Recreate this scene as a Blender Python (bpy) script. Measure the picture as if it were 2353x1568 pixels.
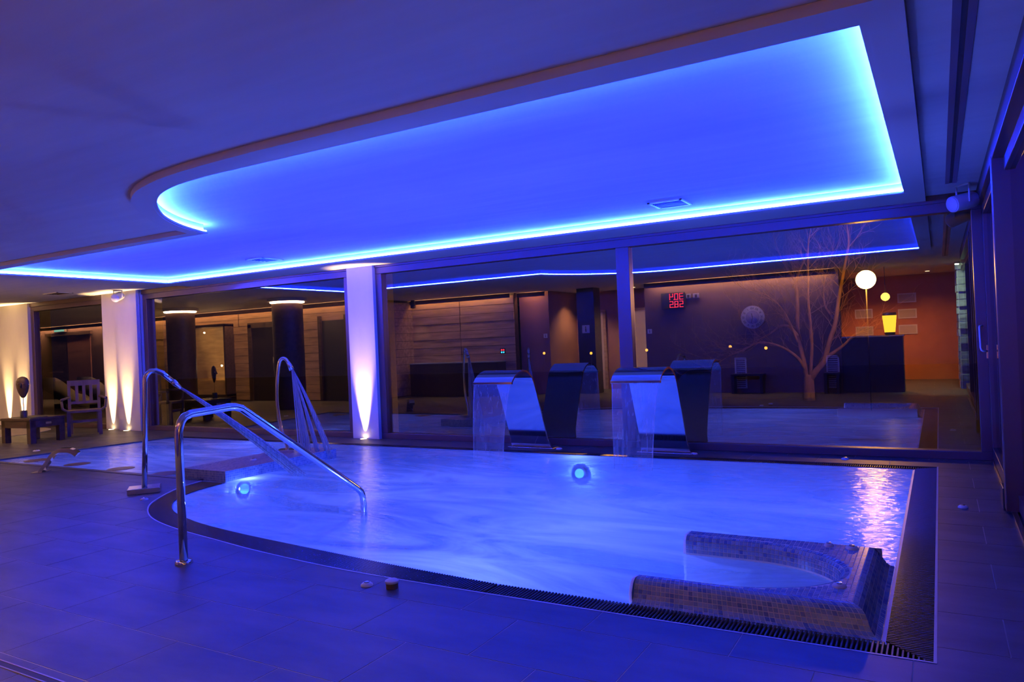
import bpy, bmesh, math, random
from mathutils import Vector, Matrix
random.seed(7)
for o in list(bpy.data.objects): bpy.data.objects.remove(o)
S = bpy.context.scene
COL = S.collection
# ---------------------------------------------------------------- camera
F_PX, YAW, PITCH, ROLL = 1691.6, 0.52629, 0.0028046, -0.0426913
fw = Vector((-math.sin(YAW)*math.cos(PITCH), math.cos(YAW)*math.cos(PITCH), math.sin(PITCH)))
r0 = fw.cross(Vector((0, 0, 1))).normalized(); u0 = r0.cross(fw)
rt = r0*math.cos(ROLL)+u0*math.sin(ROLL); up = -r0*math.sin(ROLL)+u0*math.cos(ROLL)
cd = bpy.data.cameras.new('camera'); cam = bpy.data.objects.new('camera', cd); COL.objects.link(cam)
cd.sensor_width = 36; cd.lens = 36*F_PX/2353; cd.clip_start = 0.02; cd.clip_end = 500
cam.matrix_world = Matrix(((rt.x, up.x, -fw.x, 0), (rt.y, up.y, -fw.y, 0), (rt.z, up.z, -fw.z, 1.35), (0, 0, 0, 1)))
S.camera = cam
# ---------------------------------------------------------------- world, exposure
W = bpy.data.worlds.new('night'); S.world = W; W.use_nodes = True
W.node_tree.nodes['Background'].inputs[0].default_value = (0.010, 0.008, 0.030, 1)
W.node_tree.nodes['Background'].inputs[1].default_value = 0.35
S.view_settings.view_transform = 'Standard'; S.view_settings.look = 'None'
S.view_settings.exposure = 0.0; S.view_settings.gamma = 1.0; S.view_settings.use_curve_mapping = False
cy = S.cycles
cy.max_bounces = 5; cy.diffuse_bounces = 3; cy.glossy_bounces = 3; cy.transmission_bounces = 1; cy.transparent_max_bounces = 10; cy.adaptive_threshold = 0.06
cy.caustics_reflective = False; cy.caustics_refractive = False; cy.sample_clamp_indirect = 4.0
# light levels
LED_E = 1250.0; LED_C = (0.0070, 0.026, 1.0)
POOL_E = 0.60; POOL_C = (0.115, 0.175, 1.0)
WARM = (1.0, 0.62, 0.26)
UP_W = 1300.0
STRIP_E = 200.0
SODIUM = (1.0, 0.42, 0.06)

# ---------------------------------------------------------------- materials
def nmat(name):
    m = bpy.data.materials.new(name); m.use_nodes = True
    nt = m.node_tree; return m, nt, nt.nodes['Principled BSDF'], nt.nodes['Material Output']
def N(nt, t, **kw):
    n = nt.nodes.new(t)
    for k, v in kw.items():
        if k in n.inputs: n.inputs[k].default_value = v
        else: setattr(n, k, v)
    return n
def mat(name, col, rough=0.5, metal=0.0, var=0.0, scale=(4, 4, 4), bump=0.0, spec=0.5, coords='Object'):
    m, nt, b, out = nmat(name)
    b.inputs['Base Color'].default_value = (*col, 1); b.inputs['Roughness'].default_value = rough
    b.inputs['Metallic'].default_value = metal; b.inputs['Specular IOR Level'].default_value = spec
    if var or bump:
        tc = N(nt, 'ShaderNodeTexCoord'); mp = N(nt, 'ShaderNodeMapping'); mp.inputs['Scale'].default_value = scale
        nz = N(nt, 'ShaderNodeTexNoise'); nz.inputs['Scale'].default_value = 1.0; nz.inputs['Detail'].default_value = 6
        nt.links.new(tc.outputs[coords], mp.inputs[0]); nt.links.new(mp.outputs[0], nz.inputs[0])
        if var:
            cr = N(nt, 'ShaderNodeValToRGB')
            cr.color_ramp.elements[0].position = 0.3; cr.color_ramp.elements[1].position = 0.7
            cr.color_ramp.elements[0].color = (*[c*(1-var) for c in col], 1)
            cr.color_ramp.elements[1].color = (*[min(1, c*(1+var)) for c in col], 1)
            nt.links.new(nz.outputs['Fac'], cr.inputs[0]); nt.links.new(cr.outputs[0], b.inputs['Base Color'])
        if bump:
            bp = N(nt, 'ShaderNodeBump'); bp.inputs['Strength'].default_value = bump; bp.inputs['Distance'].default_value = 0.02
            nt.links.new(nz.outputs['Fac'], bp.inputs['Height']); nt.links.new(bp.outputs[0], b.inputs['Normal'])
    return m
def emit(name, col, e):
    m = bpy.data.materials.new(name); m.use_nodes = True; nt = m.node_tree
    nt.nodes.remove(nt.nodes['Principled BSDF'])
    em = N(nt, 'ShaderNodeEmission'); em.inputs[0].default_value = (*col, 1); em.inputs[1].default_value = e
    nt.links.new(em.outputs[0], nt.nodes['Material Output'].inputs[0]); return m
def glassmat(name, ior=1.9, tint=(0.86, 0.86, 0.9)):
    m = bpy.data.materials.new(name); m.use_nodes = True; nt = m.node_tree
    nt.nodes.remove(nt.nodes['Principled BSDF'])
    tr = N(nt, 'ShaderNodeBsdfTransparent'); tr.inputs[0].default_value = (*tint, 1)
    gl = N(nt, 'ShaderNodeBsdfGlossy'); gl.inputs['Roughness'].default_value = 0.0
    fr = N(nt, 'ShaderNodeFresnel'); fr.inputs[0].default_value = ior
    mx = N(nt, 'ShaderNodeMixShader')
    nt.links.new(fr.outputs[0], mx.inputs[0]); nt.links.new(tr.outputs[0], mx.inputs[1]); nt.links.new(gl.outputs[0], mx.inputs[2])
    nt.links.new(mx.outputs[0], nt.nodes['Material Output'].inputs[0]); return m
def watermat():
    m = bpy.data.materials.new('pool_water'); m.use_nodes = True; nt = m.node_tree
    nt.nodes.remove(nt.nodes['Principled BSDF'])
    tc = N(nt, 'ShaderNodeTexCoord')
    mp = N(nt, 'ShaderNodeMapping'); mp.inputs['Scale'].default_value = (0.55, 1.5, 1); mp.inputs['Rotation'].default_value = (0, 0, 0.45)
    nz = N(nt, 'ShaderNodeTexNoise'); nz.inputs['Scale'].default_value = 1.1; nz.inputs['Detail'].default_value = 5; nz.inputs['Distortion'].default_value = 1.6
    nt.links.new(tc.outputs['Object'], mp.inputs[0]); nt.links.new(mp.outputs[0], nz.inputs[0])
    cr = N(nt, 'ShaderNodeMapRange'); cr.inputs[1].default_value = 0.36; cr.inputs[2].default_value = 0.66; cr.inputs[3].default_value = 0.26; cr.inputs[4].default_value = 0.95
    nt.links.new(nz.outputs['Fac'], cr.inputs[0])
    tr = N(nt, 'ShaderNodeBsdfTransparent'); tr.inputs[0].default_value = (0.72, 0.84, 1.0, 1)
    tl = N(nt, 'ShaderNodeBsdfTranslucent'); tl.inputs[0].default_value = (0.75, 0.85, 1.0, 1)
    df = N(nt, 'ShaderNodeBsdfDiffuse'); df.inputs[0].default_value = (0.62, 0.74, 0.95, 1)
    foam = N(nt, 'ShaderNodeMixShader'); foam.inputs[0].default_value = 0.5
    nt.links.new(tl.outputs[0], foam.inputs[1]); nt.links.new(df.outputs[0], foam.inputs[2])
    body = N(nt, 'ShaderNodeMixShader')
    nt.links.new(cr.outputs[0], body.inputs[0]); nt.links.new(tr.outputs[0], body.inputs[1]); nt.links.new(foam.outputs[0], body.inputs[2])
    n2 = N(nt, 'ShaderNodeTexNoise'); n2.inputs['Scale'].default_value = 9; n2.inputs['Detail'].default_value = 4
    mp2 = N(nt, 'ShaderNodeMapping'); mp2.inputs['Scale'].default_value = (0.8, 2.0, 1); mp2.inputs['Rotation'].default_value = (0, 0, 0.2)
    nt.links.new(tc.outputs['Object'], mp2.inputs[0]); nt.links.new(mp2.outputs[0], n2.inputs[0])
    bp = N(nt, 'ShaderNodeBump'); bp.inputs['Strength'].default_value = 0.35; bp.inputs['Distance'].default_value = 0.03
    nt.links.new(n2.outputs['Fac'], bp.inputs['Height'])
    gl = N(nt, 'ShaderNodeBsdfGlossy'); gl.inputs['Roughness'].default_value = 0.16
    nt.links.new(bp.outputs[0], gl.inputs['Normal'])
    fr = N(nt, 'ShaderNodeFresnel'); fr.inputs[0].default_value = 1.4
    mx = N(nt, 'ShaderNodeMixShader')
    nt.links.new(fr.outputs[0], mx.inputs[0]); nt.links.new(body.outputs[0], mx.inputs[1]); nt.links.new(gl.outputs[0], mx.inputs[2])
    nt.links.new(mx.outputs[0], nt.nodes['Material Output'].inputs[0]); return m
def sprayer(name, dens, col=(0.8, 0.87, 1.0), stretch=(60, 60, 2)):
    m = bpy.data.materials.new(name); m.use_nodes = True; nt = m.node_tree
    nt.nodes.remove(nt.nodes['Principled BSDF'])
    tr = N(nt, 'ShaderNodeBsdfTransparent')
    tl = N(nt, 'ShaderNodeBsdfTranslucent'); tl.inputs[0].default_value = (*col, 1)
    df = N(nt, 'ShaderNodeBsdfDiffuse'); df.inputs[0].default_value = (*col, 1)
    gl = N(nt, 'ShaderNodeBsdfGlossy'); gl.inputs['Roughness'].default_value = 0.25
    a = N(nt, 'ShaderNodeMixShader'); a.inputs[0].default_value = 0.5
    nt.links.new(tl.outputs[0], a.inputs[1]); nt.links.new(df.outputs[0], a.inputs[2])
    b = N(nt, 'ShaderNodeMixShader'); b.inputs[0].default_value = 0.12
    nt.links.new(a.outputs[0], b.inputs[1]); nt.links.new(gl.outputs[0], b.inputs[2])
    tc = N(nt, 'ShaderNodeTexCoord'); mp = N(nt, 'ShaderNodeMapping'); mp.inputs['Scale'].default_value = stretch
    nz = N(nt, 'ShaderNodeTexNoise'); nz.inputs['Scale'].default_value = 1
    mr = N(nt, 'ShaderNodeMapRange'); mr.inputs[1].default_value = 0.3; mr.inputs[2].default_value = 0.7; mr.inputs[3].default_value = dens*0.55; mr.inputs[4].default_value = min(1, dens*1.45)
    nt.links.new(tc.outputs['Object'], mp.inputs[0]); nt.links.new(mp.outputs[0], nz.inputs[0]); nt.links.new(nz.outputs['Fac'], mr.inputs[0])
    mx = N(nt, 'ShaderNodeMixShader')
    nt.links.new(mr.outputs[0], mx.inputs[0]); nt.links.new(tr.outputs[0], mx.inputs[1]); nt.links.new(b.outputs[0], mx.inputs[2])
    nt.links.new(mx.outputs[0], nt.nodes['Material Output'].inputs[0]); return m
def mosaicmat(name, size=0.025):
    m, nt, b, out = nmat(name)
    tc = N(nt, 'ShaderNodeTexCoord')
    br = N(nt, 'ShaderNodeTexBrick'); br.offset = 0.0
    br.inputs['Scale'].default_value = 1.0; br.inputs['Brick Width'].default_value = size; br.inputs['Row Height'].default_value = size
    br.inputs['Mortar Size'].default_value = size*0.06
    br.inputs['Color1'].default_value = (0.13, 0.22, 0.46, 1); br.inputs['Color2'].default_value = (0.28, 0.40, 0.62, 1); br.inputs['Mortar'].default_value = (0.55, 0.58, 0.62, 1)
    nt.links.new(tc.outputs['UV'], br.inputs[0]); nt.links.new(br.outputs[0], b.inputs['Base Color'])
    b.inputs['Roughness'].default_value = 0.25; return m

M = {}
M['ceiling'] = mat('ceiling_plaster', (0.78, 0.77, 0.76), 0.75, var=0.04, scale=(0.9, 7, 1), bump=0.30)
M['panel'] = mat('panel_plaster', (0.76, 0.75, 0.75), 0.7)
M['slate'] = mat('slate_tile', (0.066, 0.064, 0.068), 0.45, var=0.45, scale=(1.6, 4.5, 1), bump=0.05)
M['grout'] = mat('floor_grout', (0.42, 0.37, 0.33), 0.9)
M['wallwhite'] = mat('column_plaster', (0.80, 0.77, 0.72), 0.8, var=0.05, scale=(3, 3, 1))
M['bronze'] = mat('bronze_frame', (0.10, 0.066, 0.072), 0.36, metal=0.2)
M['steel'] = mat('polished_steel', (0.72, 0.72, 0.74), 0.09, metal=1.0)
M['blade'] = mat('blade_steel', (0.66, 0.66, 0.69), 0.11, metal=1.0)
M['brushed'] = mat('brushed_steel', (0.62, 0.62, 0.65), 0.24, metal=1.0)
M['glass'] = glassmat('window_glass', 3.8, (0.85, 0.85, 0.88))
M['water'] = watermat()
M['basin'] = mat('pool_basin_tile', (0.35, 0.52, 0.80), 0.4, var=0.1)
M['slat'] = mat('grating_plastic', (0.045, 0.043, 0.05), 0.22)
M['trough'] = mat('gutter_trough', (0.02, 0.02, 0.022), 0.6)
M['trim'] = mat('edge_trim_stone', (0.72, 0.72, 0.74), 0.35)
M['mosaic'] = mosaicmat('glass_mosaic')
M['mgrout'] = mat('mosaic_grout', (0.90, 0.90, 0.90), 0.8)
M['white'] = mat('white_plastic', (0.80, 0.80, 0.80), 0.35)
M['dark'] = mat('dark_plastic', (0.03, 0.03, 0.035), 0.4)
M['wood_dark'] = mat('dark_stained_wood', (0.055, 0.032, 0.026), 0.5, var=0.35, scale=(2, 14, 14))
M['chairwood'] = mat('chair_wood', (0.11, 0.075, 0.065), 0.55, var=0.25, scale=(12, 12, 2))
M['plank'] = mat('plank_wood', (0.46, 0.30, 0.17), 0.6, var=0.3, scale=(1.5, 12, 12))
M['plum'] = mat('plum_wall_paint', (0.33, 0.15, 0.13), 0.7, var=0.05)
M['cream'] = mat('cream_door', (0.72, 0.56, 0.38), 0.55)
M['led'] = emit('cove_led', LED_C, LED_E)
M['lamp_water'] = emit('underwater_lamp_light', (0.10, 0.50, 1.0), 3.5)
M['warmstrip'] = emit('warm_led', (1.0, 0.52, 0.22), STRIP_E)
M['updisc'] = emit('uplight_lens_glow', (1.0, 0.72, 0.36), 14)
M['sodium'] = emit('sodium_globe', SODIUM, 190)
M['sodium_far'] = emit('far_sodium_lamp', (1.0, 0.40, 0.04), 3.0)
M['spray'] = sprayer('water_spray', 0.22)
M['jet'] = sprayer('water_jet', 0.6)
M['curtain'] = sprayer('water_curtain', 0.24, stretch=(40, 40, 1.2))
M['red'] = emit('red_digit', (1.0, 0.035, 0.07), 4.5)
M['bark'] = mat('tree_bark', (0.21, 0.125, 0.085), 0.9, var=0.3, scale=(14, 14, 5), bump=0.3)
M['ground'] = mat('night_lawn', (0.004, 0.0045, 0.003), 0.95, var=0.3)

# ---------------------------------------------------------------- helpers
def tag(o, label=None, cat=None, group=None, kind=None):
    if label: o['label'] = label
    if cat: o['category'] = cat
    if group: o['group'] = group
    if kind: o['kind'] = kind
    return o
def par(o, p):
    if p is not None:
        o.parent = p; o.matrix_parent_inverse = Matrix.Translation(-p.location)
    return o
def mk(name, vs, fs, m, parent=None, smooth=False):
    me = bpy.data.meshes.new(name); me.from_pydata([tuple(v) for v in vs], [], fs); me.validate(); me.update()
    if m: me.materials.append(m)
    if smooth:
        for p in me.polygons: p.use_smooth = True
    o = bpy.data.objects.new(name, me); COL.objects.link(o); return par(o, parent)
def bmk(name, bm, m, parent=None, smooth=False):
    me = bpy.data.meshes.new(name); bmesh.ops.recalc_face_normals(bm, faces=bm.faces); bm.to_mesh(me); bm.free()
    if m: me.materials.append(m)
    if smooth:
        for p in me.polygons: p.use_smooth = True
    o = bpy.data.objects.new(name, me); COL.objects.link(o); return par(o, parent)
def empty(name, loc, kind=None):
    o = bpy.data.objects.new(name, None); COL.objects.link(o); o.location = loc; o.empty_display_size = 0.1
    if kind: o['kind'] = kind
    return o
def addbox(bm, a, b, bev=0.0, rot=None):
    x0, y0, z0 = a; x1, y1, z1 = b
    vs = [bm.verts.new(p) for p in ((x0,y0,z0),(x1,y0,z0),(x1,y1,z0),(x0,y1,z0),(x0,y0,z1),(x1,y0,z1),(x1,y1,z1),(x0,y1,z1))]
    fs = [bm.faces.new([vs[i] for i in f]) for f in ((0,3,2,1),(4,5,6,7),(0,1,5,4),(1,2,6,5),(2,3,7,6),(3,0,4,7))]
    if bev:
        es = set(e for f in fs for e in f.edges)
        r = bmesh.ops.bevel(bm, geom=list(es), offset=bev, segments=2, affect='EDGES', profile=0.5)
        if rot:
            seen = set(v for f in r['faces'] for v in f.verts)
    return vs
def box(name, a, b, m, parent=None, bev=0.0):
    bm = bmesh.new(); addbox(bm, a, b, bev); return bmk(name, bm, m, parent)
def obox(name, c, ux, half, m, parent=None, bev=0.0):
    """box at centre c, local x axis = ux (horizontal unit), half sizes"""
    bm = bmesh.new(); addbox(bm, (-half[0], -half[1], -half[2]), half, bev)
    ux = Vector((ux[0], ux[1], 0)).normalized(); uy = Vector((-ux.y, ux.x, 0))
    for v in bm.verts: v.co = Vector(c)+ux*v.co.x+uy*v.co.y+Vector((0, 0, v.co.z))
    return bmk(name, bm, m, parent)
def tubebm(bm, pts, r, n=12, cap=True):
    pts = [Vector(p) for p in pts]; rr = r if isinstance(r, (list, tuple)) else [r]*len(pts)
    t = (pts[1]-pts[0]).normalized(); a = Vector((0, 0, 1)) if abs(t.z) < 0.9 else Vector((1, 0, 0))
    nrm = (a-t*a.dot(t)).normalized(); rings = []
    for i, p in enumerate(pts):
        if i == 0: t2 = (pts[1]-pts[0]).normalized()
        elif i == len(pts)-1: t2 = (pts[-1]-pts[-2]).normalized()
        else: t2 = ((pts[i+1]-p).normalized()+(p-pts[i-1]).normalized()).normalized()
        nrm = (nrm-t2*nrm.dot(t2)).normalized(); bn = t2.cross(nrm)
        rings.append([bm.verts.new(p+(nrm*math.cos(2*math.pi*k/n)+bn*math.sin(2*math.pi*k/n))*rr[i]) for k in range(n)])
    for i in range(len(rings)-1):
        for k in range(n): bm.faces.new((rings[i][k], rings[i][(k+1) % n], rings[i+1][(k+1) % n], rings[i+1][k]))
    if cap and n > 2:
        bm.faces.new(rings[0][::-1]); bm.faces.new(rings[-1])
def tube(name, pts, r, m, parent=None, n=16, cap=True):
    bm = bmesh.new(); tubebm(bm, pts, r, n, cap); return bmk(name, bm, m, parent, True)
def lathebm(bm, c, prof, n=24):
    rings = []
    for (r, z) in prof:
        rings.append([bm.verts.new((c[0]+r*math.cos(2*math.pi*k/n), c[1]+r*math.sin(2*math.pi*k/n), c[2]+z)) for k in range(n)])
    for i in range(len(rings)-1):
        for k in range(n): bm.faces.new((rings[i][k], rings[i][(k+1) % n], rings[i+1][(k+1) % n], rings[i+1][k]))
    bm.faces.new(rings[0][::-1]); bm.faces.new(rings[-1])
def lathe(name, c, prof, m, parent=None, n=24, smooth=True):
    bm = bmesh.new(); lathebm(bm, c, prof, n); o = bmk(name, bm, m, parent, smooth)
    if smooth: smooth_angle(o)
    return o
def smooth_angle(o, deg=40):
    bm = bmesh.new(); bm.from_mesh(o.data)
    for e in bm.edges:
        if len(e.link_faces) == 2 and e.calc_face_angle(0) > math.radians(deg): e.smooth = False
    bm.to_mesh(o.data); bm.free()
def poly_prism(bm, pts, z0, z1):
    n = len(pts)
    a = [bm.verts.new((p[0], p[1], z0)) for p in pts]; b = [bm.verts.new((p[0], p[1], z1)) for p in pts]
    bm.faces.new(b)
    for i in range(n): bm.faces.new((a[i], a[(i+1) % n], b[(i+1) % n], b[i]))
def catmull(P, k=6):
    out = []
    for i in range(len(P)-1):
        p0 = P[max(0, i-1)]; p1 = P[i]; p2 = P[i+1]; p3 = P[min(len(P)-1, i+2)]
        for j in range(k):
            t = j/k
            out.append(tuple(0.5*((2*p1[d])+(-p0[d]+p2[d])*t+(2*p0[d]-5*p1[d]+4*p2[d]-p3[d])*t*t+(-p0[d]+3*p1[d]-3*p2[d]+p3[d])*t**3) for d in range(len(p1))))
    out.append(tuple(P[-1])); return out
def resample(P, n):
    L = [0]
    for i in range(1, len(P)): L.append(L[-1]+math.dist(P[i], P[i-1]))
    out = []; j = 0
    for k in range(n+1):
        s = L[-1]*k/n
        while j < len(P)-2 and L[j+1] < s: j += 1
        d = L[j+1]-L[j]; t = 0 if d == 0 else (s-L[j])/d
        out.append(tuple(P[j][q]+(P[j+1][q]-P[j][q])*t for q in range(len(P[0]))))
    return out
def plen(P): return sum(math.dist(P[i], P[i-1]) for i in range(1, len(P)))
def copytree(o, parent=None, dv=None, name=None):
    c = o.copy(); COL.objects.link(c)
    if parent is not None: c.parent = parent
    if dv is not None: c.location = o.location+Vector(dv)
    for ch in list(o.children): copytree(ch, c)
    return c
def light(name, kind, loc, e, col, parent=None, **kw):
    l = bpy.data.lights.new(name, kind); l.energy = e; l.color = col
    for k, v in kw.items(): setattr(l, k, v)
    o = bpy.data.objects.new(name, l); COL.objects.link(o); o.location = loc; return par(o, parent)

# ---------------------------------------------------------------- plan outlines (metres, camera above the origin)
GY = 8.60          # glass wall
RX = 0.42          # right-hand sliding doors
Z_CEIL, Z_PAN, Z_REC = 2.65, 2.60, 2.685
out_curve = catmull([(-2.2,3.355),(-3.2,3.372),(-4.06,3.46),(-4.64,3.555),(-5.25,3.665),(-5.69,3.785),(-6.03,3.94),(-6.37,4.18),(-6.64,4.49),(-6.88,4.86),(-6.98,5.19)], 5)
in_curve = catmull([(-2.2,3.545),(-3.06,3.61),(-4.0,3.71),(-4.6,3.78),(-5.1,3.86),(-5.45,3.945),(-5.86,4.085),(-6.2,4.30),(-6.42,4.54),(-6.56,4.86),(-6.62,5.19)], 5)
OUTER = [(-0.07, 8.06), (-0.07, 3.37)]+out_curve+[(-11.78, 5.19), (-11.36, 8.0)]
INNER = [(-0.27, 7.92), (-0.27, 3.535)]+in_curve+[(-6.64, 5.26), (-11.66, 5.26), (-11.28, 7.90)]

# ---------------------------------------------------------------- floor with slate tiles
floor = mk('floor', [(-30,-5,-0.0012),(0.5,-5,-0.0012),(0.5,8.75,-0.0012),(-30,8.75,-0.0012)], [], M['grout'])
def deckmesh():
    bm = bmesh.new()
    polys = [[(RX+0.1,-5),(RX+0.1,3.37)]+OUTER[1:-2]+[(-11.78,5.19),(-30,5.19),(-30,-5)],
             [(-0.07,3.37),(RX+0.1,3.37),(RX+0.1,8.06),(-0.07,8.06)],
             [(-11.36,8.0),(-0.07,8.06),(RX+0.1,8.06),(RX+0.1,8.8),(-11.36,8.8)],
             [(-30,5.19),(-11.78,5.19),(-11.36,8.0),(-11.36,8.8),(-30,8.8)]]
    for P in polys:
        bm.faces.new([bm.verts.new((p[0], p[1], -0.0012)) for p in P])
    bmesh.ops.triangulate(bm, faces=bm.faces)
    return bm, polys
_bm, DECK = deckmesh()
_me = floor.data; _bm.to_mesh(_me); _bm.free(); tag(floor, 'dark slate tiled pool deck with pale joints', kind='structure')
def clip(P, x0, x1, y0, y1):
    def cl(P, f, g):
        out = []
        for i in range(len(P)):
            a, b = P[i-1], P[i]; fa, fb = f(a), f(b)
            if fa >= 0: 
                if fb >= 0: out.append(b)
                else: out.append(g(a, b, fa/(fa-fb)))
            elif fb >= 0:
                out.append(g(a, b, fa/(fa-fb))); out.append(b)
        return out
    g = lambda a, b, t: (a[0]+(b[0]-a[0])*t, a[1]+(b[1]-a[1])*t)
    for f in (lambda p: p[0]-x0, lambda p: x1-p[0], lambda p: p[1]-y0, lambda p: y1-p[1]):
        P = cl(P, f, g)
        if len(P) < 3: return []
    Q = []
    for p in P:
        if not Q or math.dist(p, Q[-1]) > 1e-4: Q.append(p)
    if len(Q) > 1 and math.dist(Q[0], Q[-1]) < 1e-4: Q.pop()
    ar = sum(Q[i-1][0]*Q[i][1]-Q[i][0]*Q[i-1][1] for i in range(len(Q)))/2
    if len(Q) < 3 or abs(ar) < 4e-4: return []
    return Q if ar > 0 else Q[::-1]
tiles = []
TW, TH, J = 0.6755, 0.4455, 0.0028
for row in range(-18, 13):
    ya = 3.095+row*TH; off = -0.142 if row % 2 == 0 else -0.478
    for c in range(-44, 2):
        xa = off+c*TW
        for P in DECK:
            q = clip(P, xa+J, xa+TW-J, ya+J, ya+TH-J)
            if q:
                cx_ = xa+TW/2; cy_ = ya+TH/2
                tiles.append((math.hypot(cx_, cy_)+ (0 if cy_ > -cx_*0.40 and cy_ > 0.5 else 100), q))
tiles.sort(key=lambda t: t[0])
def tilebm(bm, q): poly_prism(bm, q, -0.006, 0.0)
for d, q in tiles[:290]:
    bm = bmesh.new(); tilebm(bm, q); bmk('tile', bm, M['slate'], floor)
bm = bmesh.new()
for d, q in tiles[290:]: tilebm(bm, q)
tag(bmk('distant_tiles', bm, M['slate'], floor), kind='stuff')
# floor drain slot close to the camera
dr = empty('floor_drain', (-3.6, 1.69, 0)); tag(dr, 'narrow brass-edged linear drain slot in the slate floor', 'drain')
box('channel', (-6.5, 1.675, -0.003), (-2.2, 1.705, 0.0015), M['trough'], dr)
M['brass'] = mat('brass_edge', (0.55, 0.35, 0.15), 0.3, metal=0.9)
box('edge', (-6.5, 1.668, -0.003), (-2.2, 1.675, 0.003), M['brass'], dr)
box('edge', (-6.5, 1.705, -0.003), (-2.2, 1.712, 0.003), M['brass'], dr)

# ---------------------------------------------------------------- ceiling, dropped panel, light cove
bm = bmesh.new()
for (a, b) in (((-30.3, -5.2, Z_CEIL), (0.8, 3.1, Z_CEIL+0.25)), ((-30.3, 3.1, Z_CEIL), (-11.4, 8.85, Z_CEIL+0.25)), ((-0.05, 3.1, Z_CEIL), (0.8, 8.85, Z_CEIL+0.25))):
    addbox(bm, a, b)
addbox(bm, (-11.4, 3.1, Z_REC+0.01), (-0.05, 8.85, Z_REC+0.2))
ceil = tag(bmk('ceiling', bm, M['ceiling']), 'smooth pale plaster ceiling of the pool hall', kind='structure')
cove_curve = catmull([(-4.3,3.355),(-4.75,3.40),(-5.15,3.53),(-5.55,3.78),(-5.95,4.13),(-6.25,4.52),(-6.44,4.90)], 5)
COVE = [(-0.21, 7.86), (-0.21, 3.352)]+cove_curve+[(-6.44, 4.93), (-11.2, 4.99), (-11.25, 7.87)]
pan_curve = catmull([(-3.6,3.15),(-4.2,3.175),(-4.64,3.225),(-4.97,3.305),(-5.25,3.41),(-5.6,3.62),(-6.0,4.0),(-6.35,4.4),(-6.55,4.82)], 5)
PAN = [(-0.07, 8.8), (-0.07, 3.15)]+pan_curve+[(-6.7, 4.82), (-11.5, 4.84), (-11.5, 8.8)]
def ring_fill(name, outer, inner, z, m, parent=None):
    c = bpy.data.curves.new(name+'_tmp', 'CURVE'); c.dimensions = '2D'; c.fill_mode = 'FRONT'
    for P in (outer, inner):
        s = c.splines.new('POLY'); s.points.add(len(P)-1); s.use_cyclic_u = True
        for p, q in zip(s.points, P): p.co = (q[0], q[1], 0, 1)
    o = bpy.data.objects.new(name+'_tmp', c); COL.objects.link(o)
    dg = bpy.context.evaluated_depsgraph_get(); me = bpy.data.meshes.new_from_object(o.evaluated_get(dg))
    bpy.data.objects.remove(o); bpy.data.curves.remove(c)
    bm = bmesh.new(); bm.from_mesh(me); bpy.data.meshes.remove(me)
    for v in bm.verts: v.co.z = z
    for f in bm.faces:
        f.normal_update()
        if f.normal.z > 0: f.normal_flip()
    me = bpy.data.meshes.new(name); bm.to_mesh(me); bm.free(); me.materials.clear(); me.materials.append(m)
    o = bpy.data.objects.new(name, me); COL.objects.link(o); return par(o, parent)
ring_fill('ceiling_infill', [(-11.7, 3.0), (0.1, 3.0), (0.1, 8.9), (-11.7, 8.9)], PAN, Z_CEIL-0.0005, M['ceiling'], ceil)
panel = empty('ceiling_panel', (-5.5, 5.5, Z_PAN), 'structure'); tag(panel, 'dropped ceiling panel with rounded end above the pool')
ring_fill('soffit', PAN, COVE, Z_PAN, M['panel'], panel)
def wallstrip(name, P, z0, z1, m, parent, closed=True, flip=False):
    n = len(P); vs = [(p[0], p[1], z0) for p in P]+[(p[0], p[1], z1) for p in P]
    fs = [(i, (i+1) % n, n+(i+1) % n, n+i) for i in range(n if closed else n-1)]
    return mk(name, vs, fs, m, parent)
wallstrip('edge_band', PAN, Z_PAN, Z_CEIL+0.02, M['panel'], panel)
wallstrip('cove_side', COVE, Z_PAN, Z_REC+0.012, M['panel'], panel)
def inset(P, d):
    n = len(P); out = []
    ar = sum(P[i-1][0]*P[i][1]-P[i][0]*P[i-1][1] for i in range(n))
    s = 1 if ar > 0 else -1
    for i in range(n):
        a, b, c = Vector(P[i-1][:2]), Vector(P[i][:2]), Vector(P[(i+1) % n][:2])
        e1 = (b-a).normalized(); e2 = (c-b).normalized()
        n1 = Vector((-e1.y, e1.x))*s; n2 = Vector((-e2.y, e2.x))*s
        k = (n1+n2); k = k/max(0.35, k.dot(n1)); q = b+k*d; out.append((q.x, q.y))
    return out
def slant(name, A, za, B, zb, m):
    n = len(A); return mk(name, [(p[0], p[1], za) for p in A]+[(p[0], p[1], zb) for p in B], [(i, (i+1) % n, n+(i+1) % n, n+i) for i in range(n)], m)
led = empty('led_strip', (-5.5, 5.5, Z_PAN)); tag(led, 'bright cyan-blue light strip running round the ceiling cove', 'light strip')
def tubeloop(name, d, z, r, m):
    L4 = [inset(COVE, d-r), inset(COVE, d), inset(COVE, d+r), inset(COVE, d)]; Z4 = [z, z+r, z, z-r]; n = len(COVE)
    vs = [(p[0], p[1], Z4[k]) for k in range(4) for p in L4[k]]
    return mk(name, vs, [(k*n+i, k*n+(i+1) % n, ((k+1) % 4)*n+(i+1) % n, ((k+1) % 4)*n+i) for k in range(4) for i in range(n)], m)
par(tubeloop('tape', 0.014, Z_PAN+0.026, 0.009, M['led']), led)
n_ = len(COVE); A_, B_, C_ = COVE, inset(COVE, 0.029), inset(COVE, 0.027)
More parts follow.
